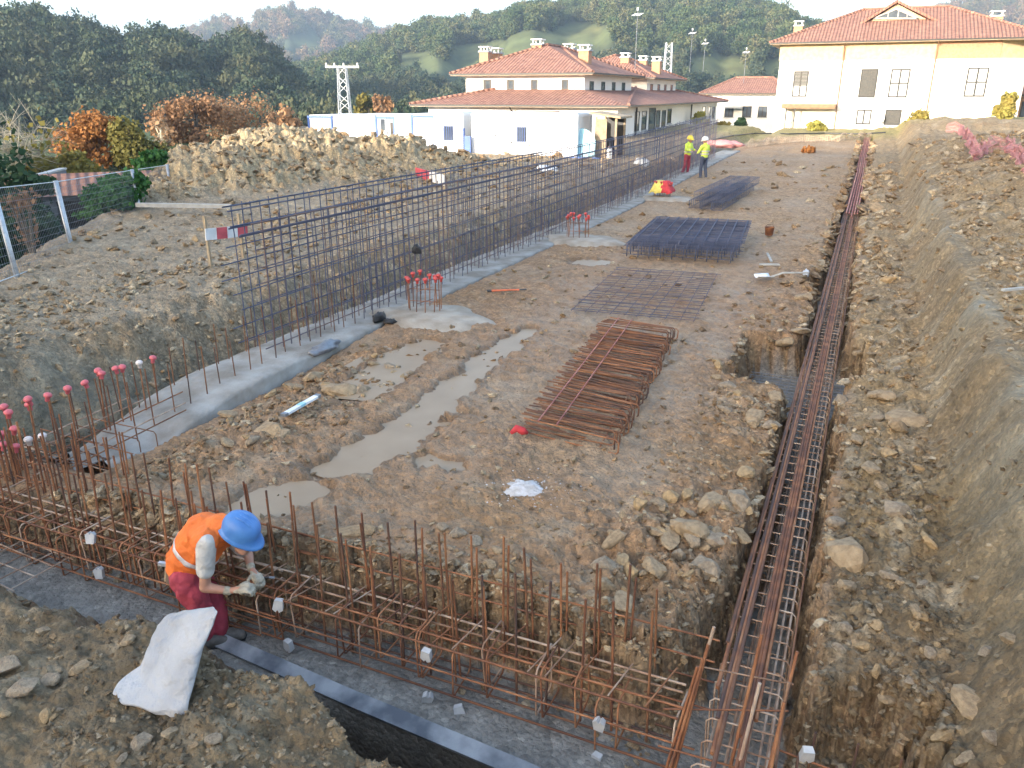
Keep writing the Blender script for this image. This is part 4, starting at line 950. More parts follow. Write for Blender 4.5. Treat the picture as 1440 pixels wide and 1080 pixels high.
for f in (.33,.55,.75):
    xm = g0[0]+(g1[0]-g0[0])*f; zt_ = g0[1]+(g2[1]-g0[1])*(1-abs(f-.52)/.5); fm.beam((xm,yg-.12,g0[1]),(xm,yg-.12,zt_),.08,.08)
fm.build('gable_frame','timber_grey',gd)
for a, b in (((gx0-.5,gz0_-1.0),(gxa,gza+.2)),((gx1+.5,gz0_-1.0),(gxa,gza+.2))):
    mb = MB(); mb.add([(a[0],yg-.45,a[1]),(b[0],yg-.45,b[1]),(b[0],yg+5,b[1]),(a[0],yg+5,a[1]),(a[0],yg-.45,a[1]+.22),(b[0],yg-.45,b[1]+.22),(b[0],yg+5,b[1]+.22),(a[0],yg+5,a[1]+.22)],[(0,1,2,3),(7,6,5,4),(0,4,5,1),(1,5,6,2),(2,6,7,3),(3,7,4,0)]); mb.build('gable_roof','roof_x',gd)
cx_, cz_ = dz(1117,38); chimney(rf, cx_, YD+4, ze+.3, cz_+.3, .75); cx_, cz_ = dz(1409,24); chimney(rf, cx_, YD+4, ze+.5, cz_+.3, .95)
for a, b, c, d, kind, sa_, sh in [(1115,100,1136,136,'glass_pale',2,.55),(1209,97,1233,137,'glass',1,1),(1251,97,1278,137,'glass_pale',2,0),(1358,95,1388,136,'glass_pale',2,0),(1204,154,1225,175,'glass_pale',2,0),(1244,154,1267,176,'glass',1,1)]:
    x0, z1 = dz(a,b); x1, z0 = dz(c,d); xm = (dz(a,(b+d)/2)[0]+dz(c,(b+d)/2)[0])/2; hw = (dz(c,(b+d)/2)[0]-dz(a,(b+d)/2)[0])/2; win(vl, xm-hw, xm+hw, z0, z1, YD, kind, sa_, sh)
x0, z0 = dz(1101,152); x1, z1 = dz(1176,147)
po = MB().box(x0,x1,YD-1.4,YD-.002,z0,z1+.05).build('porch_canopy','eave_wood',vl)
for px in (1107,1119): xq = dz(px,160)[0]; MB().box(xq-.06,xq+.06,YD-1.3,YD-1.18,zb-.5,z0-.002).build('porch_post','dark_frame',po)
for k in range(7): xq = dz(1105+k*3,176)[0]; MB().box(xq-.03,xq+.03,YD-1.32,YD-1.27,zb-.3,zb+.65).build('porch_rail','timber',po)
for px, py in ((1187,75),(1316,80)):
    xq = dz(px,py)[0]; MB().tube([(xq,YD-.75,ze-.15),(xq,YD-.12,ze-.55),(xq,YD-.10,zb-.3)],.05,8).build('downpipe','eave_wood',vl)
for px, py in ((1236,166),(1399,146)):
    xq, zq = dz(px,py); d_ = MB().lathe([(.02,0),(.25,.03),(.42,.11)],16,cap=False).build('dish','white_wall',vl,True,(xq,YD-.5,zq)); d_.rotation_euler=(R(65),0,R(20)); MB().tube([(0,0,0),(0,-.3,-.3)],.03,5).build('dish_arm','galv',d_)
# ---- long two-storey house with a set back upper floor
YA = 54.0
def az_(px, py): q = atY(px, py, YA); return q.x, q.z
hs = thing('long_house', 'long white house with two red tiled roofs and set back upper floors', 'house')
xa0, _ = az_(603,170); xa1, _ = az_(868,170); zea = az_(730,147)[1]; YE = 92
MB().box(xa0,xa1,YA,YE,-1.2,zea-.16).build('wall','white_wall',hs)
rl = hip_roof(hs, xa0, xa1, YA, YE, zea, zea+1.75, 1.0, 7.6, 'lower_roof')
YU = YA + 3.4
def uz(px, py): q = atY(px, py, YU); return q.x, q.z
ub0, _ = uz(655,110); ub1, _ = uz(822,110); zu = uz(740,103)[1]; zul = zea+.2
blk = []
for k, (ya, yb) in enumerate(((YU, YU+12.5), (YU+19, YU+31))):
    MB().box(ub0,ub1-(0 if k==0 else .3),ya,yb,zul,zu-.16).build('upper_wall','white_wall',hs)
    r_ = hip_roof(hs, ub0, ub1-(0 if k==0 else .3), ya, yb, zu, zu+2.15, .9, 5.6, 'upper_roof'); blk.append(r_)
for px, py, k, yy in [(683,72,0,YU+7),(698,74,0,YU+8.5),(757,62,0,YU+4.5),(801,68,0,YU+9),(823,70,0,YU+4)]:
    q = atY(px, py, yy); chimney(blk[k], q.x, yy, zu+.3, q.z-.1, .8)
for px, py, yy in [(880,80,YU+22),(905,84,YU+28),(924,85,YU+24)]:
    q = atY(px, py, yy); chimney(blk[1], q.x, yy, zu+.3, q.z-.1, .8)
for a, c in ((673,691),(707,723),(741,756),(784,799)):
    x0, z1 = uz(a,112); x1, z0 = uz(c,126.5); win(hs, x0, x1, z0, z1, YU, 'glass', 2, 0)
    MB().box(x0-.02,x0+(x1-x0)*.42,YU-.1,YU-.04,z0,z1).build('shutter','shutter_white',hs)
x0, z1 = az_(668,152); x1, z0 = az_(790,160)
for a, c in ((670,722),(734,787)):
    x0, _ = az_(a,155); x1, _ = az_(c,155); MB().box(x0,x1,YA-.9,YA-.002,zea-.75,zea-.4).build('awning_box','eave_wood',hs)
win(hs, az_(628,160)[0], az_(640,160)[0], az_(628,161)[1], az_(628,157)[1], YA, 'glass_pale', 1)
for px in (722,): xq = az_(px,150)[0]; MB().tube([(xq,YA-.8,zea-.1),(xq,YA-.1,zea-.5),(xq,YA-.1,.2)],.06,6).build('downpipe','dark_frame',hs)
# right-hand long facade (faces +x): slim dark windows
def fx(px, py): q = atX(px, py, xa1); return q.y, q.z
for a, c, t_, b_ in [(893,898,157,184),(903,908,156,182),(913,920,152,187),(923,927,155,179),(931,935,155,178),(939,943,153,173),(988,991,150,166),(996,998,150,168),(1002,1004,150,166)]:
    y0_, z1 = fx(a,t_); y1_, z0 = fx(c,b_); win(hs, y0_, y1_, z0, z1, xa1, 'glass', 1, 0, axis='x')
for k, (ya, yb) in enumerate(((YU, YU+12.5), (YU+19, YU+31))):
    X = ub1-(0 if k==0 else .3)
    for q in range(4): win(hs, ya+1.2+q*2.8, ya+2.1+q*2.8, zu-1.75, zu-.55, X, 'glass', 1, 0, axis='x')
win(hs, uz(820,0)[0]-3.2, uz(820,0)[0]-1.6, zu-1.7, zu-.6, YU+19, 'glass', 2)
for q in (YA+4.5, YA+24): MB().tube([(xa1+.1,q,zea-.15),(xa1+.1,q,.2)],.06,6).build('downpipe','dark_frame',hs)
# ---- lower white house between them and a house beyond the villa
YC = 108.0
def cz(px, py): q = atY(px, py, YC); return q.x, q.z
h3 = thing('small_house', 'distant white house with orange tiled roof between the two big houses', 'house')
x0, ze3 = cz(985,131); x1, _ = cz(1110,131); MB().box(x0+.8,x1,YC,YC+10,-1,ze3-.16).build('wall','white_wall',h3); hip_roof(h3, x0+.8, x1, YC, YC+10, ze3, ze3+1.9, .8, 3.5)
for a in (1025,1050,1072): 
    xq, zq = cz(a,160); win(h3, xq-.55, xq+.55, zq-.4, zq+.9, YC, 'glass', 2)
MB().box(cz(1020,150)[0],cz(1045,150)[0],YC-1.1,YC-.002,cz(1020,152)[1],cz(1020,150)[1]+.1).build('balcony','concrete',h3)
h4 = thing('side_house', 'partly hidden house with red roof beyond the villa end', 'house')
q0 = atY(1412,133,92); q1 = atY(1500,133,92); MB().box(q0.x+.8,q1.x,92,102,-.5,q0.z-.16).build('wall','brick_orange',h4); hip_roof(h4, q0.x+.8, q1.x, 92, 102, q0.z, q0.z+2.8, .8, 4)
win(h4, q0.x+1.6, q0.x+3.0, q0.z-2.2, q0.z-.6, 92, 'glass', 2)
# ---- garden shed below the fence
q = atD(100,250,31); sh = thing('garden_shed', 'low dark shed with faded red roof below the fence', 'shed', (q.x,q.y,hz_at(q.x,q.y)), rz=R(50)); hh = q.z-hz_at(q.x,q.y)
MB().box(-2.2,2.2,-1.4,1.4,-.4,hh-.35).build('wall','garden_wall',sh); MB().add([(-2.5,-1.7,hh-.4),(2.5,-1.7,hh-.4),(2.5,0,hh+.15),(-2.5,0,hh+.15),(2.5,1.7,hh-.4),(-2.5,1.7,hh-.4)],[(0,1,2,3),(3,2,4,5),(0,3,5),(1,4,2)]).build('roof','roof_x',sh)
MB().box(-.5,.4,-1.46,-1.38,-.3,hh-.6).build('door','dark_frame',sh)
# ---- low garden wall below the fence
gw = thing('garden_wall', 'low grey garden wall running below the mesh fence', 'wall')
a = Vector((-15.2,3.0,0)); b = Vector((-28.0,21.6,0)); L_ = (b-a).length; d = (b-a).normalized(); N_ = 9
for k in range(N_):
    p = a + d*(L_*k/N_); q = a + d*(L_*(k+1)/N_-.03); z = (gz0(p.x,p.y)+gz0(q.x,q.y))/2
    MB().beam((p.x,p.y,-.2),(q.x,q.y,-.2),.2,2.4).build('wall_panel','garden_wall',gw); MB().beam((p.x,p.y,1.035),(q.x,q.y,1.035),.28,.06).build('coping','concrete',gw)
# ================================================================== CABINS
def cabin(label, x0, x1, y0, y1, z0, z1, posts='cabin_blue', windows=(), doors=(), face='cabin_white', ribs=True):
    t = thing('site_cabin', label, 'cabin', (0,0,0), 'site cabins'); 
    MB().box(x0+.06,x1-.06,y0+.06,y1-.06,z0+.1,z1-.1).build('wall', face, t)
    fr = [MB().box(x0,x1,y0,y1,z1-.14,z1), MB().box(x0,x1,y0,y1,z0,z0+.16)]
    fr[0].build('roof_frame', posts, t); fr[1].build('base_frame', posts, t)
    MB().box(x0+.12,x1-.12,y0+.12,y1-.12,z1+.002,z1+.06).build('roof','cabin_white',t)
    for x in (x0, x1-.14):
        for y_ in (y0, y1-.14): MB().box(x,x+.14,y_,y_+.14,z0+.162,z1-.142).build('corner_post', posts, t)
    if ribs:
        n = int((x1-x0)/.5)
        for k in range(1,n): x = x0+(x1-x0)*k/n; MB().box(x-.012,x+.012,y0+.045,y0+.058,z0+.2,z1-.2).build('panel_joint','cabin_grey',t)
    for (wx, wz, ww, wh, bars_) in windows:
        w = win(t, wx, wx+ww, wz, wz+wh, y0+.05, 'glass', 1, 0, 'cabin_grey')
        if bars_:
            for k in range(6): xx = wx+ww*(k+.5)/6; MB().tube([(xx,y0-.04,wz),(xx,y0-.04,wz+wh)],.014,5).build('window_bar','cabin_blue',w)
    for (dx, dw, m_) in doors:
        d_ = MB().box(dx,dx+dw,y0+.03,y0+.055,z0+.2,z1-.35).build('door',m_,t); MB().box(dx+dw-.16,dx+dw-.08,y0-.02,y0+.028,z0+1.0,z0+1.1).build('handle','dark_frame',d_)
    return t
def kx(px, Y): return atY(px, 190, Y).x
YK = 40.0; zc0 = .22; zc1 = atY(740,160,YK).z
cabin('long white site cabin with barred window beside the wooden shed', kx(663,YK), kx(812,YK), YK, YK+2.4, zc0, zc1, 'cabin_white', [(kx(724,YK),zc0+1.0,.75,.95,True),(kx(688,YK),zc0+1.45,.3,.3,False)], [(kx(701,YK),.85,'cabin_white')])
cabin('white site cabin end with five bar window and blue corner posts', kx(614,YK), kx(655,YK), YK-.3, YK+5.6, zc0, zc1, 'cabin_white', [(kx(625,YK),zc0+1.0,.78,.95,True)], ribs=False)
for px in (613.5, 655.5): pass
MB_ = thing('blue_panel', 'narrow blue door panel standing between two white cabins', 'panel'); xq = kx(658,YK)
MB().box(xq-.08,xq+.28,YK-.28,YK-.2,zc0,zc0+1.35).build('panel','cabin_blue',MB_); MB().box(xq-.16,xq-.082,YK-.3,YK-.18,zc0,zc0+1.75).build('post','cabin_blue',MB_)
cabin('blue framed site cabin with its shaded end wall coloured grey', kx(578,44), kx(612,44), 44, 50, .3, atY(595,162,44).z, 'cabin_blue', [], [], 'cabin_grey', False)  # side face in shade: the shade is painted as a grey wall
cabin('white site cabin with small side lamp behind the spoil heap', kx(556,45.5), kx(580,45.5), 45.5, 51, .3, atY(565,162,45.5).z, 'cabin_white', [], [], 'cabin_white', False)
cabin('pale site cabin with grey door between two white cabins', kx(528,46.5), kx(556,46.5), 46.5, 52, .3, atY(540,164,46.5).z, 'cabin_blue', [(kx(534,46.5),1.35,.55,.9,False)], [(kx(549,46.5),.22,'dark_frame')], 'cabin_grey', False)
cabin('weathered white site cabin with stained roof edge', kx(470,47.5), kx(528,47.5), 47.5, 53, .3, atY(500,163,47.5).z, 'cabin_grey', [], [], 'cabin_white')
cabin('outermost white site cabin behind the spoil heap', kx(434,49), kx(468,49), 49, 54, .3, atY(450,163,49).z, 'cabin_blue', [], [], 'cabin_white')
# wooden shed with its contents beside the long cabin
sx0, sx1 = kx(838,41), kx(866,41); ws = thing('wooden_shed', 'small open wooden shed with sloping roof beside the long cabin', 'shed'); zt = atY(845,163,41).z
for x in (sx0, sx1): 
    for y_ in (41, 42.6): MB().box(x-.05,x+.05,y_-.05,y_+.05,.1,zt-.05).build('post','timber',ws)
MB().add([(sx0-.3,40.7,zt+.1),(sx1+.3,40.7,zt-.12),(sx1+.3,42.9,zt-.12),(sx0-.3,42.9,zt+.1),(sx0-.3,40.7,zt+.2),(sx1+.3,40.7,zt-.02),(sx1+.3,42.9,zt-.02),(sx0-.3,42.9,zt+.2)],[(3,2,1,0),(4,5,6,7),(0,1,5,4),(1,2,6,5),(2,3,7,6),(3,0,4,7)]).build('roof','timber',ws)
for k in range(5):
    x = sx0 + (sx1-sx0)*.55*k/5; MB().box(x,x+(sx1-sx0)*.105,40.94,40.98,.15,zt-.15).build('plank','timber',ws)
MB().box(sx0,sx1,42.62,42.66,.1,zt-.1).build('back_panel','dark_frame',ws)
for (x, c, m_, lb_) in ((sx1-.35,.0,'cap_red','red gas bottle standing inside the wooden shed'),(sx1-.2,-.55,'helmet_white','white gas bottle standing in front of the wooden shed')):
    g_ = thing('gas_bottle', lb_, 'gas bottle', (x,41.2+c,.2)); MB().lathe([(.05,0),(.15,.02),(.16,.1),(.16,.75),(.1,.9),(.05,.95)],14).build('body',m_,g_,True); MB().lathe([(.035,.95),(.05,.97),(.05,1.05),(.02,1.08)],10).build('valve','dark_frame',g_)
tb_ = thing('turquoise_board', 'rounded turquoise sheet leaning on the cabin end', 'board', (kx(826,40.6),40.3,.3)); n=12
pr_ = [(-.45,0),(.5,0),(.5,1.0)]+[(.5-.95*(1-math.cos(k/n*1.57)),1.0+.75*math.sin(k/n*1.57)) for k in range(1,n)]+[(-.45,1.6)]
MB().add([(x,.0+z*.12,z) for x,z in pr_]+[(x,.05+z*.12,z) for x,z in pr_],[tuple(range(len(pr_)-1,-1,-1)),tuple(range(len(pr_),2*len(pr_)))]+[(k,(k+1)%len(pr_),len(pr_)+(k+1)%len(pr_),len(pr_)+k) for k in range(len(pr_))]).build('sheet','turquoise',tb_)
MB().box(-.9,.9,-.5,-.1,-.15,.35).build('crate','cabin_blue',tb_)
# ================================================================== PYLON AND MASTS
def lattice(name, label, px, ptop, pbot, D, w0, w1, arm=0):
    tp = atD(px, ptop, D); bt = atD(px, pbot, D); t = thing(name, label, 'pylon', (tp.x,tp.y,bt.z-6), rz=YAW); h = tp.z-bt.z+6; N_ = 12
    def cr(k, sx, sy): f = k/N_; w = w0+(w1-w0)*f; return Vector((sx*w/2, sy*w/2, h*f))
    for sx in (-1,1):
        for sy in (-1,1): MB().beam(cr(0,sx,sy), cr(N_,sx,sy), .11, .11).build('leg','galv',t)
    for k in range(N_):
        for (a, b) in (((-1,-1),(1,-1)),((1,-1),(1,1)),((1,1),(-1,1)),((-1,1),(-1,-1))):
            p, q = (a, b) if k % 2 else (b, a); MB().beam(cr(k,*p), cr(k+1,*q), .07, .07).build('brace','galv',t)
    if arm:
        c = MB().beam((-arm,0,h),(arm,0,h),.16,.22).build('crossarm','galv',t)
        for x in (-arm*.92,-arm*.45,arm*.1,arm*.92): MB().lathe([(.05,0),(.12,.05),(.06,.1),(.12,.15),(.06,.2),(.1,.26),(.03,.3)],8,(x,0,h+.11)).build('insulator','white_wall',c)
        MB().tube([(-w1,0,h-2.5),(-w1-.5,-.2,h-2.9),(-w1*.5,0,h-3.6)],.05,5).build('cable_loop','dark_frame',t)
    return t
lattice('pylon', 'galvanised lattice pylon with flat crossarm behind the white cabins', 481, 94, 162, 95, 1.6, .85, 1.85)
lattice('pylon', 'small lattice pylon rising behind the long house roof', 941, 60, 100, 125, 1.3, .8, 0)
def mast(label, px, pt, pb, D):
    tp = atD(px, pt, D); bt = atD(px, pb, D); t = thing('antenna_mast', label, 'antenna', (tp.x,tp.y,bt.z-1), 'roof antennas'); h = tp.z-bt.z+1
    MB().tube([(0,0,0),(0,0,h)],.03,6).build('pole','galv_dark',t); MB().beam((-.1,-.7,h-.5),(.1,.7,h-.2),.05,.05).build('boom','galv_dark',t)
    for k in range(6): y_ = -.6+k*.24; MB().beam((-.4,y_,h-.48+k*.05),(.4,y_,h-.48+k*.05),.03,.03).build('element','galv_dark',t)
    MB().box(-.08,.08,-.08,.08,h-.05,h+.2).build('head','galv_dark',t)
mast('tall antenna mast on the long house roof', 897, 14, 80, 78); mast('antenna mast beside the lattice pylon', 974, 42, 90, 110); mast('slim antenna mast on the distant small house', 992, 57, 90, 118); mast('antenna mast on the small orange roofed house', 1050, 69, 114, 112)
# ================================================================== PEOPLE
def capsule(mb, p0, p1, r0, r1, n=14, sq=1.0, side=None):
    """tapered capsule; sq flattens it along 'side'"""
    p0 = Vector(p0); p1 = Vector(p1); d = p1-p0; L = d.length
    d = d.normalized() if L > 1e-5 else Vector((0,0,1))
    a = Vector(side) if side is not None else d.cross(Vector((.31,.22,.92)))
    a = a - d*a.dot(d); a.normalize(); b = d.cross(a); rings = []
    for k in range(1,5): t = -math.pi/2 + k*math.pi/10; rings.append((p0 + d*r0*math.sin(t), r0*math.cos(t)))
    rings.append((p0, r0)); rings.append((p1, r1))
    for k in range(1,5): t = k*math.pi/10; rings.append((p1 + d*r1*math.sin(t), r1*math.cos(t)))
    vs = [c + (a*math.cos(2*math.pi*j/n)*sq + b*math.sin(2*math.pi*j/n))*r for c, r in rings for j in range(n)]
    m_ = len(rings); fs = [(i*n+j, i*n+(j+1)%n, (i+1)*n+(j+1)%n, (i+1)*n+j) for i in range(m_-1) for j in range(n)]
    fs += [tuple(range(n-1,-1,-1)), tuple((m_-1)*n+j for j in range(n))]
    mb.add(vs, fs)
def organic(name, caps, mat_, parent, vox=.012, it=6, loc=None):
    mb = MB()
    for c in caps: capsule(mb, *c[:4], sq=c[4] if len(c) > 4 else 1.0, side=c[5] if len(c) > 5 else None)
    o = mb.build(name, mat_, parent, True, loc)
    r = o.modifiers.new('skin', 'REMESH'); r.mode = 'VOXEL'; r.voxel_size = vox; r.use_smooth_shade = True
    s = o.modifiers.new('soft', 'SMOOTH'); s.factor = .5; s.iterations = it
    return o
def helmet(parent, c, rot, m_, s=1.0):
    prof = [(.128,-.035),(.145,-.03),(.150,-.02),(.135,-.008),(.131,.01),(.129,.05),(.118,.092),(.092,.124),(.055,.142),(.02,.147)]
    mb = MB(); n = 32; vs = []
    for r, z in prof:
        for k in range(n):
            t = 2*math.pi*k/n; ex = 1.16*r*math.cos(t); 
            if z < 0 and math.cos(t) > .35: ex += .045*(math.cos(t)-.35)/.65      # peak
            vs.append((ex, r*math.sin(t)*.98, z - (.012*max(0,math.cos(t)) if z < 0 else 0)))
    fs = [(i*n+k, i*n+(k+1)%n, (i+1)*n+(k+1)%n, (i+1)*n+k) for i in range(len(prof)-1) for k in range(n)] + [tuple((len(prof)-1)*n+k for k in range(n))]
    o = mb.add(vs, fs).build('helmet', m_, parent, True, c); o.rotation_euler = rot; o.scale = (s,)*3
    o.modifiers.new('wall', 'SOLIDIFY').thickness = .004
    for y in (-.04, 0, .04):
        MB().tube([(-.135,y,.05),(-.115,y,.095),(-.06,y,.136),(0,y,.148),(.06,y,.136),(.115,y,.095),(.135,y,.05)],[.004,.007,.009,.010,.009,.007,.004],6).build('helmet_rib', m_, o, True)
    return o
def fingers(palm, fwd, up, curl, s=1.0, thumb=1):
    """glove capsules: palm plus five separate bent fingers"""
    f = Vector(fwd).normalized(); u = Vector(up); u = (u - f*u.dot(f)).normalized(); sd_ = f.cross(u); p = Vector(palm); out = []
    out.append((p - f*.045*s, p + f*.03*s, .030*s, .036*s, .62, u)); out.append((p + sd_*.018*s, p + sd_*.018*s + f*.035*s, .026*s, .024*s)); out.append((p - sd_*.018*s, p - sd_*.018*s + f*.035*s, .026*s, .024*s))
    for k, (off, ln) in enumerate(((-.034,.058),(-.012,.070),(.011,.066),(.033,.050))):
        a = p + f*.042*s + sd_*off*s; d1 = (f*math.cos(curl) - u*math.sin(curl)); d2 = (f*math.cos(curl*2.3) - u*math.sin(curl*2.3))
        b = a + d1*ln*.55*s; c = b + d2*ln*.6*s; out += [(a,b,.0105*s,.0098*s),(b,c,.0098*s,.0085*s)]
    a = p - f*.02*s + sd_*(-.035*thumb)*s; b = a + (f*.5 - sd_*.75*thumb - u*.35).normalized()*.04*s; c = b + (f*.8 - u*.6 + sd_*.1*thumb).normalized()*.034*s
    out += [(a,b,.0135*s,.0115*s),(b,c,.0115*s,.009*s)]
    return out
_tx = bpy.data.textures.new('folds', 'CLOUDS'); _tx.noise_scale = .09; _tx.noise_depth = 1
def folds(o, st=.02):
    d = o.modifiers.new('folds', 'DISPLACE'); d.texture = _tx; d.strength = st; d.mid_level = .5; d.texture_coords = 'GLOBAL'
    return o
# ---- bending worker in the front trench
w = thing('person', 'person in orange vest and blue helmet bending over the front beam cage', 'person', (0,0,0))
PX = lambda x, y, Y: atY(x, y, Y)
pel = PX(264,806,4.10); wai = PX(268,785,4.12); che = PX(290,752,4.15); nek = PX(318,741,4.17); hed = PX(338,752,4.20)
shN = PX(290,762,3.99); elN = PX(288,826,3.93); wrN = PX(322,831,4.02); haN = PX(341,828,4.06)
shF = PX(322,750,4.36); elF = PX(349,780,4.42); wrF = PX(353,799,4.34); haF = PX(361,811,4.30)
hpN = PX(262,814,4.01); hpF = PX(270,806,4.22); knN = PX(283,856,4.02); knF = PX(303,848,4.22)
anN = at(287,896,-.60); anF = at(309,886,-.60)
face = (haN - hed).normalized(); fdir = Vector((.86,.5,0))
organic('body', [(hed+Vector((0,0,.02)), hed+Vector((.02,.01,-.05)), .098, .082), (hed+face*.08, hed+face*.10, .02, .015), (hed+face*.045+Vector((0,0,-.07)), hed+face*.05+Vector((.02,.0,-.08)), .055, .045),
    (hed+Vector((.03,-.085,-.02)), hed+Vector((.03,-.09,-.05)), .022, .016), (hed+Vector((-.02,.095,-.02)), hed+Vector((-.02,.095,-.05)), .022, .016),
    (nek, hed, .062, .065), (che, nek, .13, .07), (wai, che, .12, .14), (pel, wai, .12, .12), (shN, che, .06, .1), (shF, che, .06, .1),
    (shN, elN, .052, .043), (elN, wrN, .045, .030), (wrN, haN, .028, .026), (shF, elF, .052, .043), (elF, wrF, .044, .030), (wrF, haF, .028, .026),
    (pel, hpN, .1, .09), (pel, hpF, .1, .09), (hpN, knN, .08, .055), (knN, anN, .052, .038), (hpF, knF, .08, .055), (knF, anF, .052, .038)], 'skin', w, .010)
folds_t = organic('trousers', [(pel, wai, .160, .155), (pel, hpN, .145, .132), (pel, hpF, .145, .132), (hpN, knN, .128, .094), (knN, anN+Vector((0,0,.03)), .094, .078), (hpF, knF, .128, .094), (knF, anF+Vector((0,0,.03)), .094, .078)], 'trousers_red', w, .011, 5)
organic('shirt', [(wai, che, .128, .152), (che, nek, .14, .075), (che, shN, .11, .082), (che, shF, .11, .082), (shN, shN.lerp(elN,.62), .082, .072), (shF, shF.lerp(elF,.7), .082, .072)], 'shirt', w, .010, 4)
organic('shirt_yoke', [(shN.lerp(che,.22), shN.lerp(che,.10)+Vector((0,0,-.02)), .094, .088), (shF.lerp(che,.22), shF.lerp(che,.12), .094, .088), (nek, nek.lerp(che,.2), .082, .09)], 'shirt_blue', w, .010, 3)
vst = organic('vest', [(wai+Vector((-.03,0,-.05)), wai.lerp(che,.5), .188, .195), (wai.lerp(che,.5), che, .195, .188), (che, nek.lerp(che,.25), .185, .13), (che, shN.lerp(che,.2), .145, .112), (che, shF.lerp(che,.2), .145, .112)], 'vest_orange', w, .010, 5)
# reflective band wrapped round the vest
ax = (che-wai).normalized(); a_ = ax.cross(Vector((0,0,1))).normalized(); b_ = ax.cross(a_)
for f in (.42,):
    c = wai.lerp(che, f); mb = MB(); n = 48; vs = []
    for off in (-.024,-.008,.008,.024):
        for k in range(n): t_ = 2*math.pi*k/n; vs.append(c + ax*off + (a_*math.cos(t_) + b_*math.sin(t_))*.20)
    mb.add(vs, [(i*n+k, i*n+(k+1)%n, (i+1)*n+(k+1)%n, (i+1)*n+k) for i in range(3) for k in range(n)])
    rb = mb.build('reflective_band', 'reflective', w, True); sw = rb.modifiers.new('wrap','SHRINKWRAP'); sw.target = vst; sw.wrap_method = 'NEAREST_SURFACEPOINT'; sw.offset = .004; sw.wrap_mode = 'OUTSIDE_SURFACE'
    rb.modifiers.new('th','SOLIDIFY').thickness = .003
ht = (hed - nek); helmet(w, hed+Vector((.005,0,.045)), (R(8), R(32), R(14)), 'helmet_blue', 1.04)
organic('glove', [(wrN.lerp(elN,.12), wrN, .036, .034)] + fingers(haN, haN-wrN, (0,-.3,.9), .75, 1.15, 1), 'glove', w, .005, 3)
organic('glove', [(wrF.lerp(elF,.15), wrF, .036, .034)] + fingers(haF, haF-wrF, (.3,.1,.9), .75, 1.15, -1), 'glove', w, .005, 3)
for an in (anN, anF):
    bt_ = organic('boot', [(an+Vector((0,0,.04)), an+Vector((0,0,-.04)), .062, .058), (an+Vector((-.03,-.01,-.055)), an+fdir*.17+Vector((0,0,-.062)), .05, .046), (an+fdir*.08+Vector((0,0,-.04)), an+fdir*.16+Vector((0,0,-.055)), .052, .045)], 'boot', w, .009, 4)
    so = MB(); 
    for k in range(1): so.beam(an+Vector((0,0,-.102))-fdir*.07, an+Vector((0,0,-.102))+fdir*.21, .085, .02)
    so.build('sole','black_plastic',w)
folds(folds_t, .035); folds(vst, .028)
# tool pouch and pliers
pc = PX(243,800,4.03); organic('tool_pouch', [(pc, pc+Vector((-.02,-.01,-.10)), .045, .05)], 'leather', w, .01, 3)
MB().tube([pc+Vector((-.03,-.03,.05)), pc+Vector((-.05,-.05,-.10))],.012,6).build('hammer_handle','timber',w); MB().beam(pc+Vector((-.09,-.05,.06)), pc+Vector((.03,-.02,.055)),.03,.03).build('hammer_head','galv',w)
pl = thing('pliers', 'steel tying pliers held in the gloved hand over the cage', 'pliers', haF)
MB().tube([(-.02,-.01,.0),(.04,.02,-.01),(.085,.05,-.015)],.007,6).build('handle','black_plastic',pl); MB().tube([(-.02,.01,-.01),(.04,.035,-.02),(.085,.05,-.018)],.007,6).build('handle','black_plastic',pl); MB().beam((.085,.05,-.016),(.125,.07,-.02),.02,.012).build('jaw','galv_dark',pl)
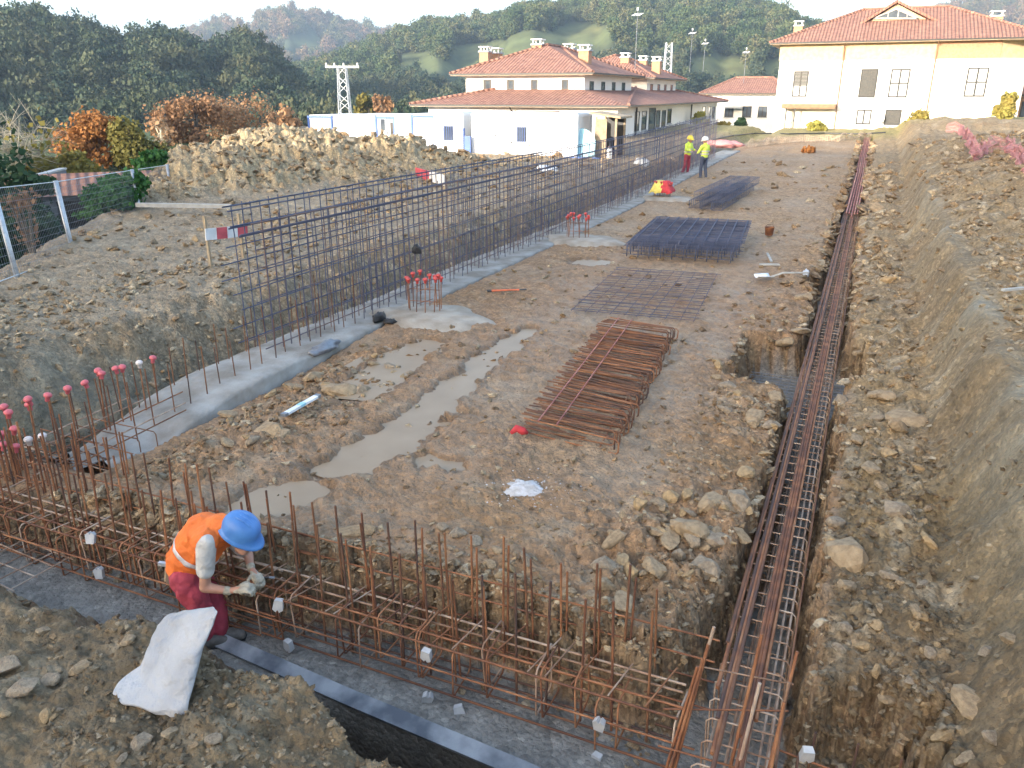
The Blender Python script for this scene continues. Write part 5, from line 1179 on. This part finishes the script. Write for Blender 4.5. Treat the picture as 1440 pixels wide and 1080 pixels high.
# ---- standing workers at the far end
def standing(label, base, rz, helm, vest, trous, arms, lean=0):
    t = thing('person', label, 'person', base, None, rz)
    V_ = lambda x, y, z: Vector((x + lean*z*.25, y, z))
    hp, ch, nk, hd = V_(0,0,.92), V_(0,0,1.30), V_(0,0,1.48), V_(.03,0,1.61)
    L = [V_(0,s*.10,.90) for s in (-1,1)]; K = [V_(.03+.03*s,s*.11,.48) for s in (-1,1)]; A = [Vector((-.02+.06*s,s*.12,.09)) for s in (-1,1)]
    S = [V_(0,s*.19,1.40) for s in (-1,1)]; E_ = [Vector(a[0]) for a in arms]; Hn = [Vector(a[1]) for a in arms]
    cp = [(hd, hd+Vector((.01,0,-.06)), .095, .075), (hd+Vector((.09,0,-.03)), hd+Vector((.10,0,-.04)), .016, .012), (nk, hd, .055, .06), (hp, ch, .13, .15), (ch, nk, .14, .06)]
    for i in (0,1): cp += [(S[i],E_[i],.05,.042),(E_[i],Hn[i],.042,.03),(Hn[i],Hn[i]+Vector((.05,0,-.04)),.032,.02),(L[i],K[i],.08,.055),(K[i],A[i],.05,.04)]
    organic('body', cp, 'skin', t, .016, 4)
    organic('trousers', [(hp,hp+Vector((0,0,.1)),.145,.14)] + [c for i in (0,1) for c in ((hp,L[i],.12,.105),(L[i],K[i],.10,.075),(K[i],A[i],.075,.062))], trous, t, .016, 4)
    organic('vest', [(hp+Vector((0,0,.06)),ch,.155,.17),(ch,nk,.165,.085),(ch,S[0],.12,.08),(ch,S[1],.12,.08)], vest, t, .016, 4)
    for i in (0,1):
        organic('sleeve', [(S[i],E_[i],.075,.06),(E_[i],E_[i].lerp(Hn[i],.8),.058,.045)], vest, t, .016, 3)
        organic('boot', [(A[i],A[i]+Vector((0,0,-.04)),.06,.055),(A[i]+Vector((-.02,0,-.05)),A[i]+Vector((.16,0,-.055)),.045,.04)], 'boot', t, .014, 3)
    r_ = MB(); n = 24
    for z in (1.08, 1.2):
        vs = [((.185*math.cos(6.283*k/n)) + lean*z*.25, .185*math.sin(6.283*k/n)*1.12, zz) for zz in (z-.025, z+.025) for k in range(n)]; r_.add(vs, [(k,(k+1)%n,n+(k+1)%n,n+k) for k in range(n)])
    r_.build('reflective_band','reflective',t,True)
    helmet(t, hd+Vector((.0,0,.06)), (0,R(8),0), helm, 1.0)
pb = at(988,252,.12); standing('person in yellow vest and white helmet standing on the footing', (pb.x,pb.y,.13), R(150), 'helmet_white', 'vest_yellow', 'trousers_dark', (((.05,-.33,1.22),(.28,-.22,1.12)),((.10,.30,1.15),(.30,.12,1.10))))
pb = at(963,246,.1); standing('person in yellow helmet and red trousers working behind the wall mesh', (pb.x,pb.y,.08), R(-20), 'helmet_yellow', 'vest_yellow', 'trousers_red', (((.14,-.28,1.18),(.38,-.16,1.15)),((.14,.28,1.18),(.38,.16,1.15))), .3)

# ================================================================== SACK AND SMALL THINGS
def line3(a, b, Ya, Yb): return atY(*a, Ya), atY(*b, Yb)
secs = [((156,978),(262,1012),2.72,2.76,.02),((163,962),(264,990),2.78,2.80,.09),((196,938),(276,948),2.93,2.92,.12),((206,915),(284,916),3.03,3.0,.115),((214,893),(296,886),3.12,3.08,.095),((222,878),(305,864),3.18,3.14,.06),((232,868),(300,854),3.2,3.18,.03)]
n = 28; vs = []
rings_ = []
for i in range(len(secs)*5-4):
    f = i/5; k = min(int(f), len(secs)-2); g = f-k; A = secs[k]; B = secs[k+1]
    a0, a1 = line3(A[0],A[1],A[2],A[3]); b0, b1 = line3(B[0],B[1],B[2],B[3]); g2 = g*g*(3-2*g)*.4 + g*.6
    rings_.append((a0.lerp(b0,g2), a1.lerp(b1,g2), A[4]+(B[4]-A[4])*g2))
for ri, (l, r, th) in enumerate(rings_):
    c = (l+r)/2; hw = (r-l)/2; dp = Vector((0,1,.35)).normalized()
    for k in range(n):
        t = 2*math.pi*k/n; cs, sn = math.cos(t), math.sin(t); cs = math.copysign(abs(cs)**.75, cs)
        p = c + hw*cs + dp*th*sn
        p += dp*(.045*float(noise(p.x*6+p.z*4, p.z*5)) + .022*float(noise(p.x*17, p.z*13+p.y*5)))*(1 if sn < 0 else .5); p.z += .012*float(noise(p.x*9+3, ri*.3)); vs.append(p)
fs = [(i*n+k, i*n+(k+1)%n, (i+1)*n+(k+1)%n, (i+1)*n+k) for i in range(len(rings_)-1) for k in range(n)] + [tuple(range(n-1,-1,-1)), tuple((len(rings_)-1)*n+k for k in range(n))]
sk = MB().add(vs, fs).build('sack', 'sack', None, True); sk.modifiers.new('s','SUBSURF').render_levels = 1
tag(sk, 'crumpled white woven sack standing on the bank behind the bending worker', 'sack')
def lvl(x, y): return gz(x, y)
# spirit level on the stones
lv = thing('spirit_level', 'pale aluminium spirit level lying on stones near the concrete footing', 'level', at(424,571,.10), rz=math.atan2((at(448,557,.1)-at(402,583,.1)).y, (at(448,557,.1)-at(402,583,.1)).x))
L_ = (at(448,557,.1)-at(402,583,.1)).length/2; MB().box(-L_,L_,-.035,.035,0,.03).build('body','plastic_white',lv); MB().box(-.05,.05,-.036,.036,.004,.034).build('vial','turquoise',lv)
for s in (-1,1): MB().box(s*L_-.03,s*L_+.03,-.037,.037,-.002,.033).build('end_cap','galv_dark',lv)
pw = MB(); n = 46; c = at(738,686); vs = [(c.x,c.y,.045)]
for q in range(2):
    for k in range(n):
        t = 2*math.pi*k/n; r_ = (.08 if q == 0 else .17)*(1+.35*float(noise(math.cos(t)*1.9,math.sin(t)*1.9+q))+.18*float(noise(math.cos(t)*5,math.sin(t)*5))); x, y_ = c.x+r_*math.cos(t)*1.05, c.y+r_*math.sin(t)*1.0; vs.append((x,y_,(.04 if q==0 else .0)+lvl(x,y_)*.7))
pw.add(vs, [(0,1+k,1+(k+1)%n) for k in range(n)]+[(1+k,1+n+k,1+n+(k+1)%n,1+(k+1)%n) for k in range(n)])
for k in range(90):
    t = U(0,6.28); r_ = .15+abs(random.gauss(0,.16)); x, y_ = c.x+r_*math.cos(t)*1.3, c.y+r_*math.sin(t)-.02; q = U(.004,.014); z = lvl(x,y_)+.004; pw.add([(x-q,y_,z),(x,y_-q*.8,z),(x+q,y_,z),(x,y_+q,z),(x,y_,z+q*.8)],[(0,1,4),(1,2,4),(2,3,4),(3,0,4)])
tag(pw.build('powder_spill','powder',None,True), 'spill of white powder on the mud before the rusty bar bundle', 'powder', kind='stuff')
tl = thing('bolt_cutter', 'orange and black long handled tool lying on the mud', 'tool', at(722,408,.05), rz=R(30)); tl.scale = (.58,)*3
for s in (-1,1): MB().tube([(-.75,s*.06,0),(-.2,s*.03,.01),(.2,s*.015,.01)],.022,6).build('handle','orange_tool',tl); MB().tube([(-.9,s*.075,0),(-.75,s*.06,0)],.026,6).build('grip','black_plastic',tl)
MB().beam((.2,0,.01),(.45,0,.01),.08,.03).build('jaw','black_plastic',tl)
sv = thing('shovel', 'pale shovel lying near the pit edge with its blade up', 'shovel', at(1078,391,.06), rz=R(30))
nb = 8; vs = [(x, y_*(1-.35*max(0,-x-.05)/.2), .05*abs(y_/.16)**2+.01) for x in (-.24,-.12,0,.1) for y_ in np.linspace(-.17,.17,nb)]
MB().add(vs, [(i*nb+j,i*nb+j+1,(i+1)*nb+j+1,(i+1)*nb+j) for i in range(3) for j in range(nb-1)]).build('blade','plastic_white',sv,True).modifiers.new('t','SOLIDIFY').thickness = .006
MB().tube([(.08,0,.02),(.35,0,.10),(.95,.05,.08)],.02,7).build('handle','timber_grey',sv)
for p0, p1, wd_, lb_ in ((at(1068,372,.05),at(1096,372,.05),.09,'short pale board lying beside the shovel'),(at(1079,356,.05),at(1085,368,.05),.05,'pale wooden stick lying beside the shovel'),(at(1410,408,1.3),at(1440,405,1.3),.05,'thin pale lath on the upper bank')):
    tag(MB().beam(p0, p1, wd_, .03).build('board','timber_grey'), lb_, 'board')
bk = thing('rusty_bucket', 'small rusty brown bucket standing alone on the platform', 'bucket', (*at(1081,332,.0)[:2],.02)); bk.scale = (.66,)*3
MB().lathe([(.13,0),(.16,.02),(.19,.34),(.20,.35),(.185,.345),(.15,.05)],16).build('body','rust',bk,True); MB().tube([(-.19,0,.33),(-.1,0,.45),(.1,0,.45),(.19,0,.33)],.01,5).build('handle','rust_dark',bk)
# dark crumpled bags on the footing edge
def lump(name, label, cat, px, py, z, sx, sy, sz, m_, seed):
    bm = bmesh.new(); bmesh.ops.create_icosphere(bm, subdivisions=3, radius=1); o0 = seed*7.3
    for v in bm.verts:
        d = float(noise(v.co.x*1.7+o0, v.co.y*1.7+v.co.z)) + .5*float(noise(v.co.x*4+o0, v.co.z*4+v.co.y)); v.co *= 1+.45*d; v.co = Vector((v.co.x*sx, v.co.y*sy, max(v.co.z, -.5)*sz))
    me = bpy.data.meshes.new(name); bm.to_mesh(me); bm.free(); me.materials.append(M[m_]); me.polygons.foreach_set('use_smooth',[True]*len(me.polygons)); p = at(px,py,z)
    return tag(link(name, me, None, p), label, cat)
lump('dark_bag','crumpled black bag on the footing edge by the column bars','bag',533,447,.08,.07,.17,.11,'black_plastic',1)
lump('dark_bag','flat dark tarpaulin roll at the footing edge','bag',548,452,.03,.10,.09,.055,'black_plastic',2)
lump('dark_bag','dark wet plank lump lying against the footing','bag',455,490,.02,.10,.34,.08,'galv_dark',3)
lump('dark_bag','black bucket shaped bag hanging in the wall mesh','bag',586,352,.9,.09,.07,.12,'black_plastic',4)
lump('white_bag','white plastic sheet heaped on the ground behind the wall mesh','bag',762,241,.5,.75,.5,.25,'plastic_white',5)
lump('white_bag','small white bag lying behind the wall mesh','bag',902,230,.5,.35,.3,.28,'plastic_white',6)
lump('white_bag','pale plastic sheet on the mud by the pit edge','bag',1133,385,-.03,.07,.16,.10,'cabin_grey',8)
lump('net_heap','heap of pink plastic netting beside the far footing','netting',1018,204,.6,1.1,.8,.3,'net_pink',7)
# warning board on stakes, left terrace
q0, q1 = atX(289,330,-11.4), atX(348,324,-11.4); wb = thing('warning_board', 'red and white warning board nailed to stakes behind the wall mesh', 'sign')
A, B = Vector(q0), Vector(q1); 
for k in range(4):
    p, q = A.lerp(B, k/4), A.lerp(B, (k+1)/4-.004); MB().beam(p, q, .02, .22).build('board_panel', 'board_red' if k in (1,3) else 'board_white', wb)
for p in (A.lerp(B,.05), A.lerp(B,.85)): MB().beam((p.x-.03,p.y,gz(p.x,p.y)-.1),(p.x-.03,p.y,p.z+.35),.05,.05).build('stake','timber',wb)
q0, q1 = at(192,288,1.0), at(325,290,.95)
tag(MB().beam(q0,q1,.14,.10).build('timber_beam','timber_grey'), 'long pale timber beam lying at the foot of the spoil heap', 'beam')
q0, q1 = at(585,250,.8), at(625,262,.75); wb2 = thing('warning_board','small red and white board standing behind the wall mesh','sign')
MB().beam(q0+Vector((0,0,.2)),q0.lerp(q1,.5)+Vector((0,0,.2)),.03,.35).build('board_panel','board_red',wb2); MB().beam(q0.lerp(q1,.5)+Vector((0,0,.2)),q1+Vector((0,0,.2)),.03,.35).build('board_panel','board_white',wb2)
for p in (q0,q1): MB().beam(p+Vector((0,.04,-.6)),p+Vector((0,.04,.5)),.05,.05).build('stake','timber',wb2)
# ---- mesh fence on the left
FP = [atD(*q) for q in ((-130,278,14.),(0,263,16.6),(86,254,19.6),(192,238,24.),(240,231,27.5),(278,226,31.))]
def up_panel(a, b, idx):
    Hh = 1.6; a3 = a-Vector((0,0,Hh)); b3 = b-Vector((0,0,Hh)); d = (b3-a3); lean = Vector((-.10,-.07,0))
    wh = ['beside the near bank','along the terrace edge','beside the dry brown bush','before the round green bush','beside the timber beam','behind the spoil heap'][idx]
    t = thing('fence_panel', 'galvanised wire mesh fence panel ' + wh, 'fence', a3, 'site fence panels')
    up = Vector((0,0,Hh)) + lean*Hh*.6
    o = d*.012
    for p in (o, d-o): MB().tube([p+Vector((0,0,-.9)), p+up],.032,8).build('post','galv',t,True)
    for f in (.04,.985): MB().tube([o+up*f, d-o+up*f],.010,6).build('rail','galv',t)
    wr = MB(); n = int(d.length/.09)
    for k in range(1,n): p = o+(d-2*o)*k/n; wr.add([p+up*.04+Vector((-.0028,.0,0)), p+up*.04+Vector((.0028,.002,0)), p+up*.985+Vector((.0028,.002,0)), p+up*.985+Vector((-.0028,0,0))],[(0,1,2,3)]); wr.add([p+up*.04+Vector((0,-.0028,0)), p+up*.04+Vector((0,.0028,0)), p+up*.985+Vector((0,.0028,0)), p+up*.985+Vector((0,-.0028,0))],[(0,1,2,3)])
    for k in range(1,12): f = .04+.945*k/12; wr.tube([o+up*f, d-o+up*f],.0028,4)
    tag(wr.build('wire_mesh','galv_dark',t), kind='stuff')
for i in range(len(FP)-1): up_panel(FP[i], FP[i+1], i)
# ---- netting
def march(px, py, d0=3, d1=90):
    a, b, c = ray(px, py); n_ = math.hypot(a,b); d = np.geomspace(d0,d1,1500); x, y_ = a/n_*d, b/n_*d; z = H+c/n_*d; t = terrain(x,y_)[0]; k = int(np.argmax(t > z)); return Vector((x[k],y_[k],t[k]))
def net(name, label, pxs, hgt, m_, nu, nv, wr, crump):
    P_ = [march(*p) for p in pxs]; seg = [0]
    for a, b in zip(P_[:-1],P_[1:]): seg.append(seg[-1]+(b-a).length)
    vs = []
    for i in range(nu):
        s_ = seg[-1]*i/(nu-1); x = np.interp(s_,seg,[p.x for p in P_]); y_ = np.interp(s_,seg,[p.y for p in P_]); z = np.interp(s_,seg,[p.z for p in P_])
        hh = hgt*(.55+.6*float(sm(-.4,.4,noise(s_*.9,2.))))
        for j in range(nv):
            f = j/(nv-1); vs.append((x+crump*float(noise(s_*1.7,f*2.5)), y_+crump*1.5*float(noise(s_*1.9+9,f*2.5+4)), z+.02+hh*f+crump*.5*float(noise(s_*3,f*4+7))))
    o = MB().add(vs,[(i*nv+j,(i+1)*nv+j,(i+1)*nv+j+1,i*nv+j+1) for i in range(nu-1) for j in range(nv-1)]).build(name,m_)
    md = o.modifiers.new('mesh','WIREFRAME'); md.thickness = wr; md.use_replace = True
    tag(o, label, 'netting')
net('safety_net','crumpled pink safety netting draped over the bank on the trench side',[(1330,186),(1348,188),(1360,205),(1372,228),(1392,216),(1412,212),(1428,228),(1440,248),(1470,264)],.5,'net_pink',120,22,.014,.2)
net('berm_stand_in','made-up tan net standing in for the sunlit soil berm at the far end of the platform',[(1052,208),(1090,203),(1130,200),(1180,199),(1225,198)],.5,'fascia',90,10,.022,.08)  # net added in place of a sunlit soil berm, coloured to match it
cbl = [march(px,py)+Vector((0,0,.08)) for px,py in ((1000,200),(1030,193),(1060,190),(1110,190),(1160,189),(1210,190),(1245,188))]
tag(MB().tube(cbl,.05,6).build('cable','black_plastic'), 'dark cable lying across the sunlit strip before the villa', 'cable')
# ================================================================== STONES AND RUBBLE
def rock_mesh(seed, m_, sub=2):
    g = np.random.default_rng(seed); bm = bmesh.new(); bmesh.ops.create_icosphere(bm, subdivisions=sub, radius=1)
    pl_ = g.normal(size=(11,3)); pl_ /= np.linalg.norm(pl_,axis=1)[:,None]; off = g.uniform(.45,.9,11)
    for v in bm.verts:
        c = np.array(v.co)
        for k in range(11):
            d = c@pl_[k]-off[k]
            if d > 0: c = c - pl_[k]*d*.95
        c = c*(1+.05*g.normal()); v.co = Vector(c*np.array([1,.8,.55]))
    me = bpy.data.meshes.new('stone'); bm.to_mesh(me); bm.free(); me.materials.append(M[m_]); return me
SM = [rock_mesh(200+i, ['stone_tan','stone_grey','stone_ochre'][i % 3], 2 if i < 9 else 1) for i in range(18)]
SMALL = SM[9:]; BIG = SM[:9]
def stone(x, y, z, s, big=False, rz=None, tilt=.3, sc=(1,1,1), k=None):
    me = (BIG if big else SMALL)[k if k is not None else random.randrange(9)]
    o = link('stone', me, ground, (x,y,z)); o.rotation_euler = (U(-tilt,tilt),U(-tilt,tilt),U(0,6.28) if rz is None else rz); o.scale = tuple(s*q for q in sc); return o
NS = 0
for px, py, w_, sc, k in [(1190,785,66,(1,1,1.3),0),(1275,592,52,(1,1,.6),0),(1262,720,42,(1,1,.8),1),(888,812,34,(1.0,1.0,2.4),2),(851,797,38,(1,1,1.2),1),(943,702,34,(1,1,1.3),2),(901,712,34,(1,1,1.3),2),(1000,708,44,(1,1,.9),0),(968,748,56,(1,1,1),0),(1005,765,50,(1,1.,1.2),4),(925,750,36,(1,1,1),3),(990,800,48,(1,1,1),1),
    (12,938,40,(1,1,1.0),1),(32,972,44,(1,1,.8),1),(72,957,26,(1,1,1),4),(62,890,20,(1,1,1),3),(198,1047,32,(1,1,1),1),(182,902,24,(1,1,.8),0),(240,1032,26,(1,1,1),3),(112,940,26,(1,1,1),0),(65,1008,24,(1,.8,.8),2),(300,1040,22,(1,1,1),4),
    (478,552,52,(1,1,.9),0),(507,552,32,(1,.8,1.2),1),(443,532,46,(1,.8,.7),0),(408,545,24,(1,1,1),3),(421,547,22,(1,1,1),3),(378,608,46,(1,1,.9),0),(398,612,26,(1,1,1),3),(355,622,24,(1,1,1),1),(300,563,26,(1,1,1),0),(322,585,28,(1,1,.8),3),(385,520,28,(1,1,.8),0),(550,517,22,(1,1,1),4),
    (622,742,22,(1,1,1),1),(645,752,28,(1,1,1),1),(668,765,26,(1,1,1.1),4),(700,775,22,(1,1,1),0),(740,790,30,(1,.6,.8),1),(690,795,20,(1,1,1),3),(500,750,56,(1,.5,.6),0),(780,453,12,(1,1,1),1),
    (1308,918,26,(1,1,1),1),(1362,992,48,(1,1,.7),0),(1386,918,22,(1,1,1),1),(1295,870,24,(1,1,1),5),(1355,1070,30,(1,.7,.7),3),(1250,1000,30,(1,1,.8),0),(1230,880,30,(1,1,.9),2),(1395,1040,26,(1,1,1),4),(1280,960,20,(1,1,1),1),(1225,660,34,(1,1,.8),0),(1240,560,40,(1,.8,.7),0),(1250,640,34,(1,1,.9),2),(1190,885,22,(1,1,1),1),(1420,900,24,(1,1,1),3),(1205,620,30,(1,.8,.7),3),
    (1100,500,26,(1,1,1),0),(1060,590,34,(1,1,.7),0),(1085,600,30,(1,.8,.7),1),(1025,545,30,(1,1,.8),1),(1075,640,26,(1,.7,.6),2),(1050,670,40,(1,.8,.5),2),(1090,560,26,(1,1,1),3),(1130,420,24,(1,1,1),0),(1125,470,30,(1,1,.6),3),(880,850,30,(1,1,1),1),(830,840,26,(1,1,1.2),1),(800,835,22,(1,1,1),3),(920,800,40,(1,1,1),0)]:
    p = march(px, py, 2.5); s = w_/F*(p-Vector((0,0,H))).length*.54
    stone(p.x, p.y, p.z+s*.10, s, True, None, .35, sc, k); NS += 1
g0 = random.Random(9)
for reg, cnt, wr_ in ((((870,690),(1050,700),(1040,860),(840,860)),46,(16,46)),(((560,730),(760,790),(820,850),(640,800)),26,(10,24)),(((1160,560),(1300,560),(1330,1060),(1170,1060)),46,(12,34)),(((330,560),(560,480),(600,520),(300,660)),34,(10,30)),(((990,500),(1090,520),(1085,690),(1010,600)),26,(12,34)),(((0,900),(330,980),(350,1075),(0,1075)),22,(8,20)),(((1200,250),(1250,250),(1290,560),(1200,560)),24,(8,26))):
    for _ in range(cnt):
        u, v = g0.random(), g0.random(); a, b, c, d = reg; px = (a[0]*(1-u)+b[0]*u)*(1-v)+(d[0]*(1-u)+c[0]*u)*v; py = (a[1]*(1-u)+b[1]*u)*(1-v)+(d[1]*(1-u)+c[1]*u)*v
        p = march(px, py, 2.5)
        if p.z < -.35 or NS > 297: continue
        s = (wr_[0]+(wr_[1]-wr_[0])*g0.random()**2.2)/F*(p-Vector((0,0,H))).length*.54
        stone(p.x, p.y, p.z+s*.08, s, s > .07, None, .6, (1,g0.uniform(.6,1),g0.uniform(.5,1.2))); NS += 1
# density of loose stones by place
def dens(x, y):
    fd = fence_d(x,y); d = np.full_like(x, .10)
    plat = (x > -7)&(x < -.6)&(y > 5)
    d = np.where(plat, .055 + .9*sm(-4.8,-6.5,x)*sm(12,8,y) + 1.2*np.exp(-((x+1.2)**2/.8+(y-5.5)**2/.9)) + .55*sm(-1.9,-.9,x)*sm(20,12,y) + .7*sm(5.6,5.1,y)*sm(-4,-2.5,x), d)
    d = np.where(x > .2, .75 - .6*sm(.95,1.2,x)*(1-sm(1.7,2.1,x)), d)
    d = np.where((x < -8.7), .2 + .6*np.exp(-((x+11.2+.15*(y-8))/1.0)**2), d)
    d = np.where(y < 3.5, .85, d)
    hl = sum(bh*np.exp(-((x-bx)**2+(y-by)**2)/(br*br)) for bx,by,bh,br in BUMPS_L); d = np.where(hl > .25, .95, d)
    d = np.where(fd > -.2, 0, d); d = np.where((x > -8.8)&(x < -7.1), 0, d)
    ef = edge_far(x); en = edge_near(x); d = np.where((y < ef+.02)&(y > en+.02)&(x < 1.3), np.where((y<en+.5)&(x<-3.8),.35,0), d)
    el, er = edge_left(y), edge_right(y); d = np.where((x > el-.02)&(x < er+.02)&(y > 3.2), 0, d)
    d *= np.clip(.25+1.5*sm(-.25,.35,fbm(x*.9,y*.9,3)), 0, 1.6)
    return d
def sample(n, r0, r1, seed):
    g = np.random.default_rng(seed); r = np.exp(g.uniform(math.log(r0),math.log(r1),n)); a = FA + g.uniform(-R(37),R(37),n); x, y = r*np.sin(a), r*np.cos(a); k = g.uniform(0,1.1,n) < dens(x,y); return x[k], y[k], r[k], g
x, y, r, g = sample(2600, 3.6, 26, 61); z = terrain(x,y)[0]; n = 0
for i in range(len(x)):
    if NS >= 298: break
    s = min(.17, float(r[i])*g.uniform(.0055,.0105)); stone(x[i],y[i],z[i]+s*.12,s,False,None,.5); NS += 1
# countless smaller crumbs, one mass
def rubble(name, label, n, r0, r1, smin, smax, seed, pts=None):
    x, y, r, g = pts or sample(n, r0, r1, seed); z = terrain(x,y)[0]; m_ = len(x)
    t = (1+5**.5)/2; ico = np.array([(-1,t,0),(1,t,0),(-1,-t,0),(1,-t,0),(0,-1,t),(0,1,t),(0,-1,-t),(0,1,-t),(t,0,-1),(t,0,1),(-t,0,-1),(-t,0,1)])/1.9
    fi = np.array([(0,11,5),(0,5,1),(0,1,7),(0,7,10),(0,10,11),(1,5,9),(5,11,4),(11,10,2),(10,7,6),(7,1,8),(3,9,4),(3,4,2),(3,2,6),(3,6,8),(3,8,9),(4,9,5),(2,4,11),(6,2,10),(8,6,7),(9,8,1)])
    s = r*np.exp(g.uniform(math.log(smin),math.log(smax),m_)); s = np.minimum(s,.22)
    V = ico[None]*(1+.35*g.normal(size=(m_,12,1)).clip(-1.4,1.4))*np.stack([g.uniform(.8,1.4,m_),g.uniform(.6,1.1,m_),g.uniform(.35,.8,m_)],-1)[:,None]
    a = g.uniform(0,6.28,m_); ca, sa = np.cos(a)[:,None], np.sin(a)[:,None]; tl = g.uniform(-.5,.5,m_)[:,None]
    X = V[...,0]*ca-V[...,1]*sa; Y = V[...,0]*sa+V[...,1]*ca; Z = V[...,2]+X*tl
    V = np.stack([X,Y,Z],-1)*s[:,None,None]+np.stack([x,y,z+s*.15],-1)[:,None]
    Fq = (fi[None]+12*np.arange(m_)[:,None,None]).reshape(-1,3); me = np_mesh(name, V.reshape(-1,3), Fq, 'soil')
    pal = np.array([(.40,.31,.20),(.34,.27,.18),(.30,.20,.11),(.42,.34,.235),(.25,.18,.11),(.32,.225,.13)]); c = pal[g.integers(0,6,m_)]*g.uniform(.75,1.12,(m_,1))
    pl_ = ((x > -7)&(x < -.6)&(y > 5)); c = np.where(pl_[:,None]&(g.uniform(size=(m_,1))<.55), c*np.array([.74,.66,.6]), c)
    c = c*(1-.36*((y < 3.6)|((x > .2)&(y < 8.5))))[:,None]  # crumbs on bank and near ledge darkened too, foreground shade in their colour
    col = np.concatenate([np.repeat(c,12,0), np.zeros((m_*12,1))],1); ca_ = me.color_attributes.new('soil','FLOAT_COLOR','POINT'); ca_.data.foreach_set('color', col.astype(np.float32).ravel())
    tag(link(name, me), label, 'rubble', kind='stuff')
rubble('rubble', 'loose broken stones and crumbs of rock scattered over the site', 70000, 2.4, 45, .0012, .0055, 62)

g = np.random.default_rng(77); xa = g.uniform(-7.2,-.7,2400); ya = edge_far(xa)+.1-np.abs(g.normal(0,.16,2400)); yb = 3.3+58*g.uniform(0,1,1500)**2; xb = np.where(g.uniform(size=1500)<.5, edge_left(yb)-.06+np.abs(g.normal(0,.08,1500)), edge_right(yb)+.06-np.abs(g.normal(0,.08,1500))); xc = g.uniform(-3.6,-1.6,160); yc = edge_near(xc)+np.abs(g.normal(0,.06,160)); xd = g.uniform(.1,1.0,700); yd = 4.95-np.abs(g.normal(0,.3,700))
xa = np.concatenate([xa,xb,xc,xd]); ya = np.concatenate([ya,yb,yc,yd])
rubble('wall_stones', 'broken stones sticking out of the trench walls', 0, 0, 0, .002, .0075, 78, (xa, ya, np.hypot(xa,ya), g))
# ================================================================== AIR
hb = MB().box(-3400, 3400, -3400, 3400, -60, 330).build('haze', 'soil'); hm, n_, l_, b_ = new_mat('haze'); n_.remove(b_)
pv = n_.new('ShaderNodeVolumePrincipled'); pv.inputs['Color'].default_value = (.58, .77, 1, 1); pv.inputs['Density'].default_value = .00036; pv.inputs['Anisotropy'].default_value = .2
l_.new(pv.outputs[0], n_['Material Output'].inputs['Volume']); hb.data.materials.clear(); hb.data.materials.append(hm); tag(hb, 'pale haze in the valley air', 'haze', kind='stuff')
